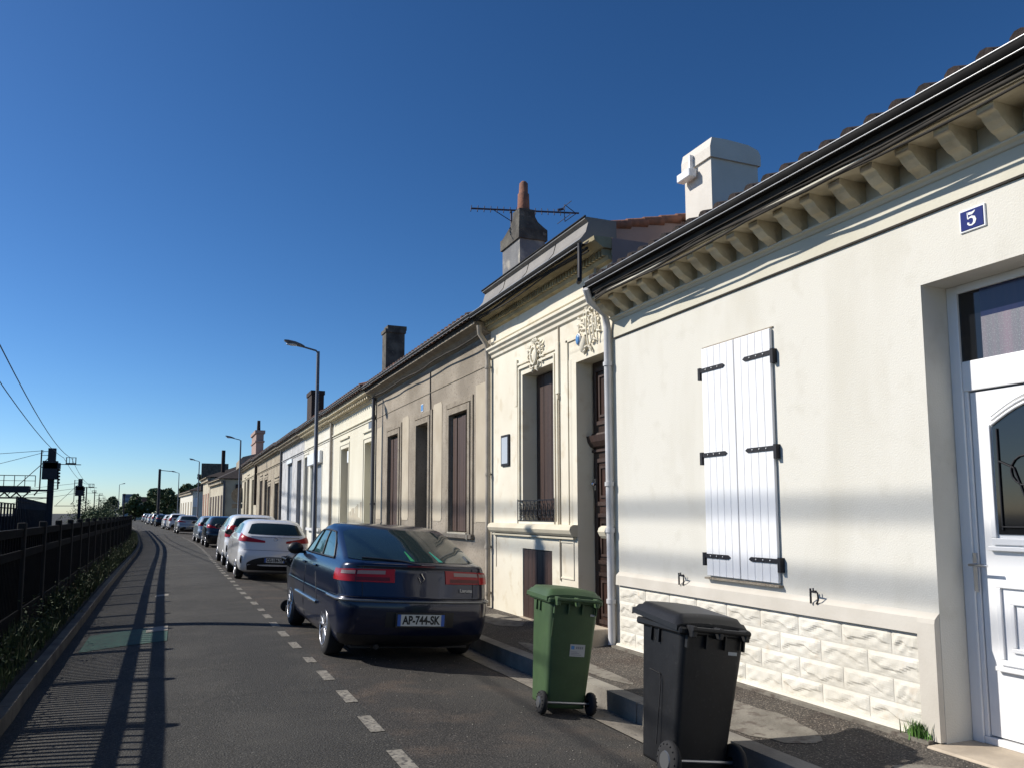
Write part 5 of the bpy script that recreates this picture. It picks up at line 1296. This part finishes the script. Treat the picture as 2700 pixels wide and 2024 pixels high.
# little plant at the foot of the door jamb
vs, fs, ms = [], [], []
for k in range(190): blade(F - .06 + rr.gauss(0, .022), 4.06 + rr.gauss(0, .045), .10, rr.uniform(.03, .16), 0, rr.uniform(.003, .007))
mb = MB(); mb._a(vs, fs, 0); single('weed_tuft', mb, 'fresh_green', 'bright green weed tuft growing at the foot of the white house wall', 'plant')
# loose grit in the gutter and on the pavement : uncountable
mb = MB(); rr = random.Random(33)
for k in range(2600):
    y = 3.2 + 16 * rr.random() ** 1.4
    if rr.random() < .45: x = 3.72 - abs(rr.gauss(0, .12)); z = crown(x) + .004
    elif rr.random() < .6: x = 4.80 - abs(rr.gauss(0, .10)); z = pz(x) + .002
    else: x = rr.uniform(1.9, 3.4); z = crown(x) + .002
    r_ = rr.uniform(.002, .007); a = rr.uniform(0, 6.3); c, s2 = math.cos(a) * r_, math.sin(a) * r_
    mb._a([(x - c, y - s2, z - .001), (x + s2, y - c, z - .001), (x + c, y + s2, z - .001), (x - s2, y + c, z - .001), (x, y, z + r_ * .8)], [(0, 1, 4), (1, 2, 4), (2, 3, 4), (3, 0, 4)], 0 if rr.random() < .6 else 1)
mk('grit_pale', (.32, .29, .24), rough=.9); mk('grit_dark', (.06, .045, .035), rough=.9)
tag(mb.build('grit', ['grit_pale', 'grit_dark']), 'loose grit and crumbs of mortar lying in the gutter and along the wall', 'grit', kind='stuff')
# ================================================================== signs and posts
s_ = thing('road_sign', 'grey back of a round road sign with a plate below, past the long row', 'sign', (4.6, 66.5, 0))
MB().tube([(4.6, 66.5, 0), (4.6, 66.5, 3.7)], .05, 8).build('post', 'lamp_grey', s_)
MB().ext([(4.6 + .62 * math.cos(2 * math.pi * k / 20), 3.1 + .62 * math.sin(2 * math.pi * k / 20)) for k in range(20)], 'y', 66.4, 66.44).build('sign_disc', 'concrete', s_); MB().box(4.05, 5.1, 66.4, 66.44, 2.05, 2.42).build('sign_plate', 'concrete', s_)
p = thing('utility_pole', 'thick dark pole with a crossarm rising out of the far tree', 'pole', (-2.35, 113, 0)); MB().tube([(-2.35, 113, -.3), (-2.35, 113, 7.5)], [.2, .16], 8).build('pole', 'mast_steel', p); MB().tube([(-2.35, 113, 7.35), (-.6, 113, 7.2)], .05, 6).build('crossarm', 'mast_steel', p)
p = thing('thin_post', 'thin black post standing at the end of the fence', 'post', (-3.56, 62, 0)); MB().tube([(-3.56, 62, -.1), (-3.56, 62, 2.95)], .05, 6).box(-3.64, -3.48, 61.95, 62.05, 2.9, 3.05).build('post', 'mast_steel', p)
# ================================================================== cable bundle under the eaves
def cable(label, x, z, r, y0, y1, seed, group='black service cables under the eaves'):
    rr2 = random.Random(seed); P = []; y = y0
    while y < y1: P.append((x + rr2.uniform(-.008, .008), y, z + .018 * math.sin(y * 2.3 + seed) + rr2.uniform(-.006, .006))); y += .35
    P.append((x, y1, z)); return single('service_cable', MB().tube(P, r, 6), 'soffit_dark', label, 'cable', group)
cable('thick black cable clipped along the bracket tops of the white house', F - .375, 4.18, .014, -1.4, 7.9, 1); cable('thin black cable just under the gutter of the white house', F - .37, 4.225, .009, -1.4, 7.9, 2); cable('grey black cable looping below the gutter near the white house brackets', F - .375, 4.15, .010, -1.4, 7.9, 3)
cable('black cable slung along the cornice of the ornate cream house', F - .30, 4.90, .018, 8.2, 12.1, 4); cable('second black cable along the cornice of the ornate cream house', F - .29, 4.86, .012, 8.2, 12.1, 5)
cable('black cable below the eaves of the brown stone house', F - .2, 4.66, .016, 12.2, 20.4, 6)
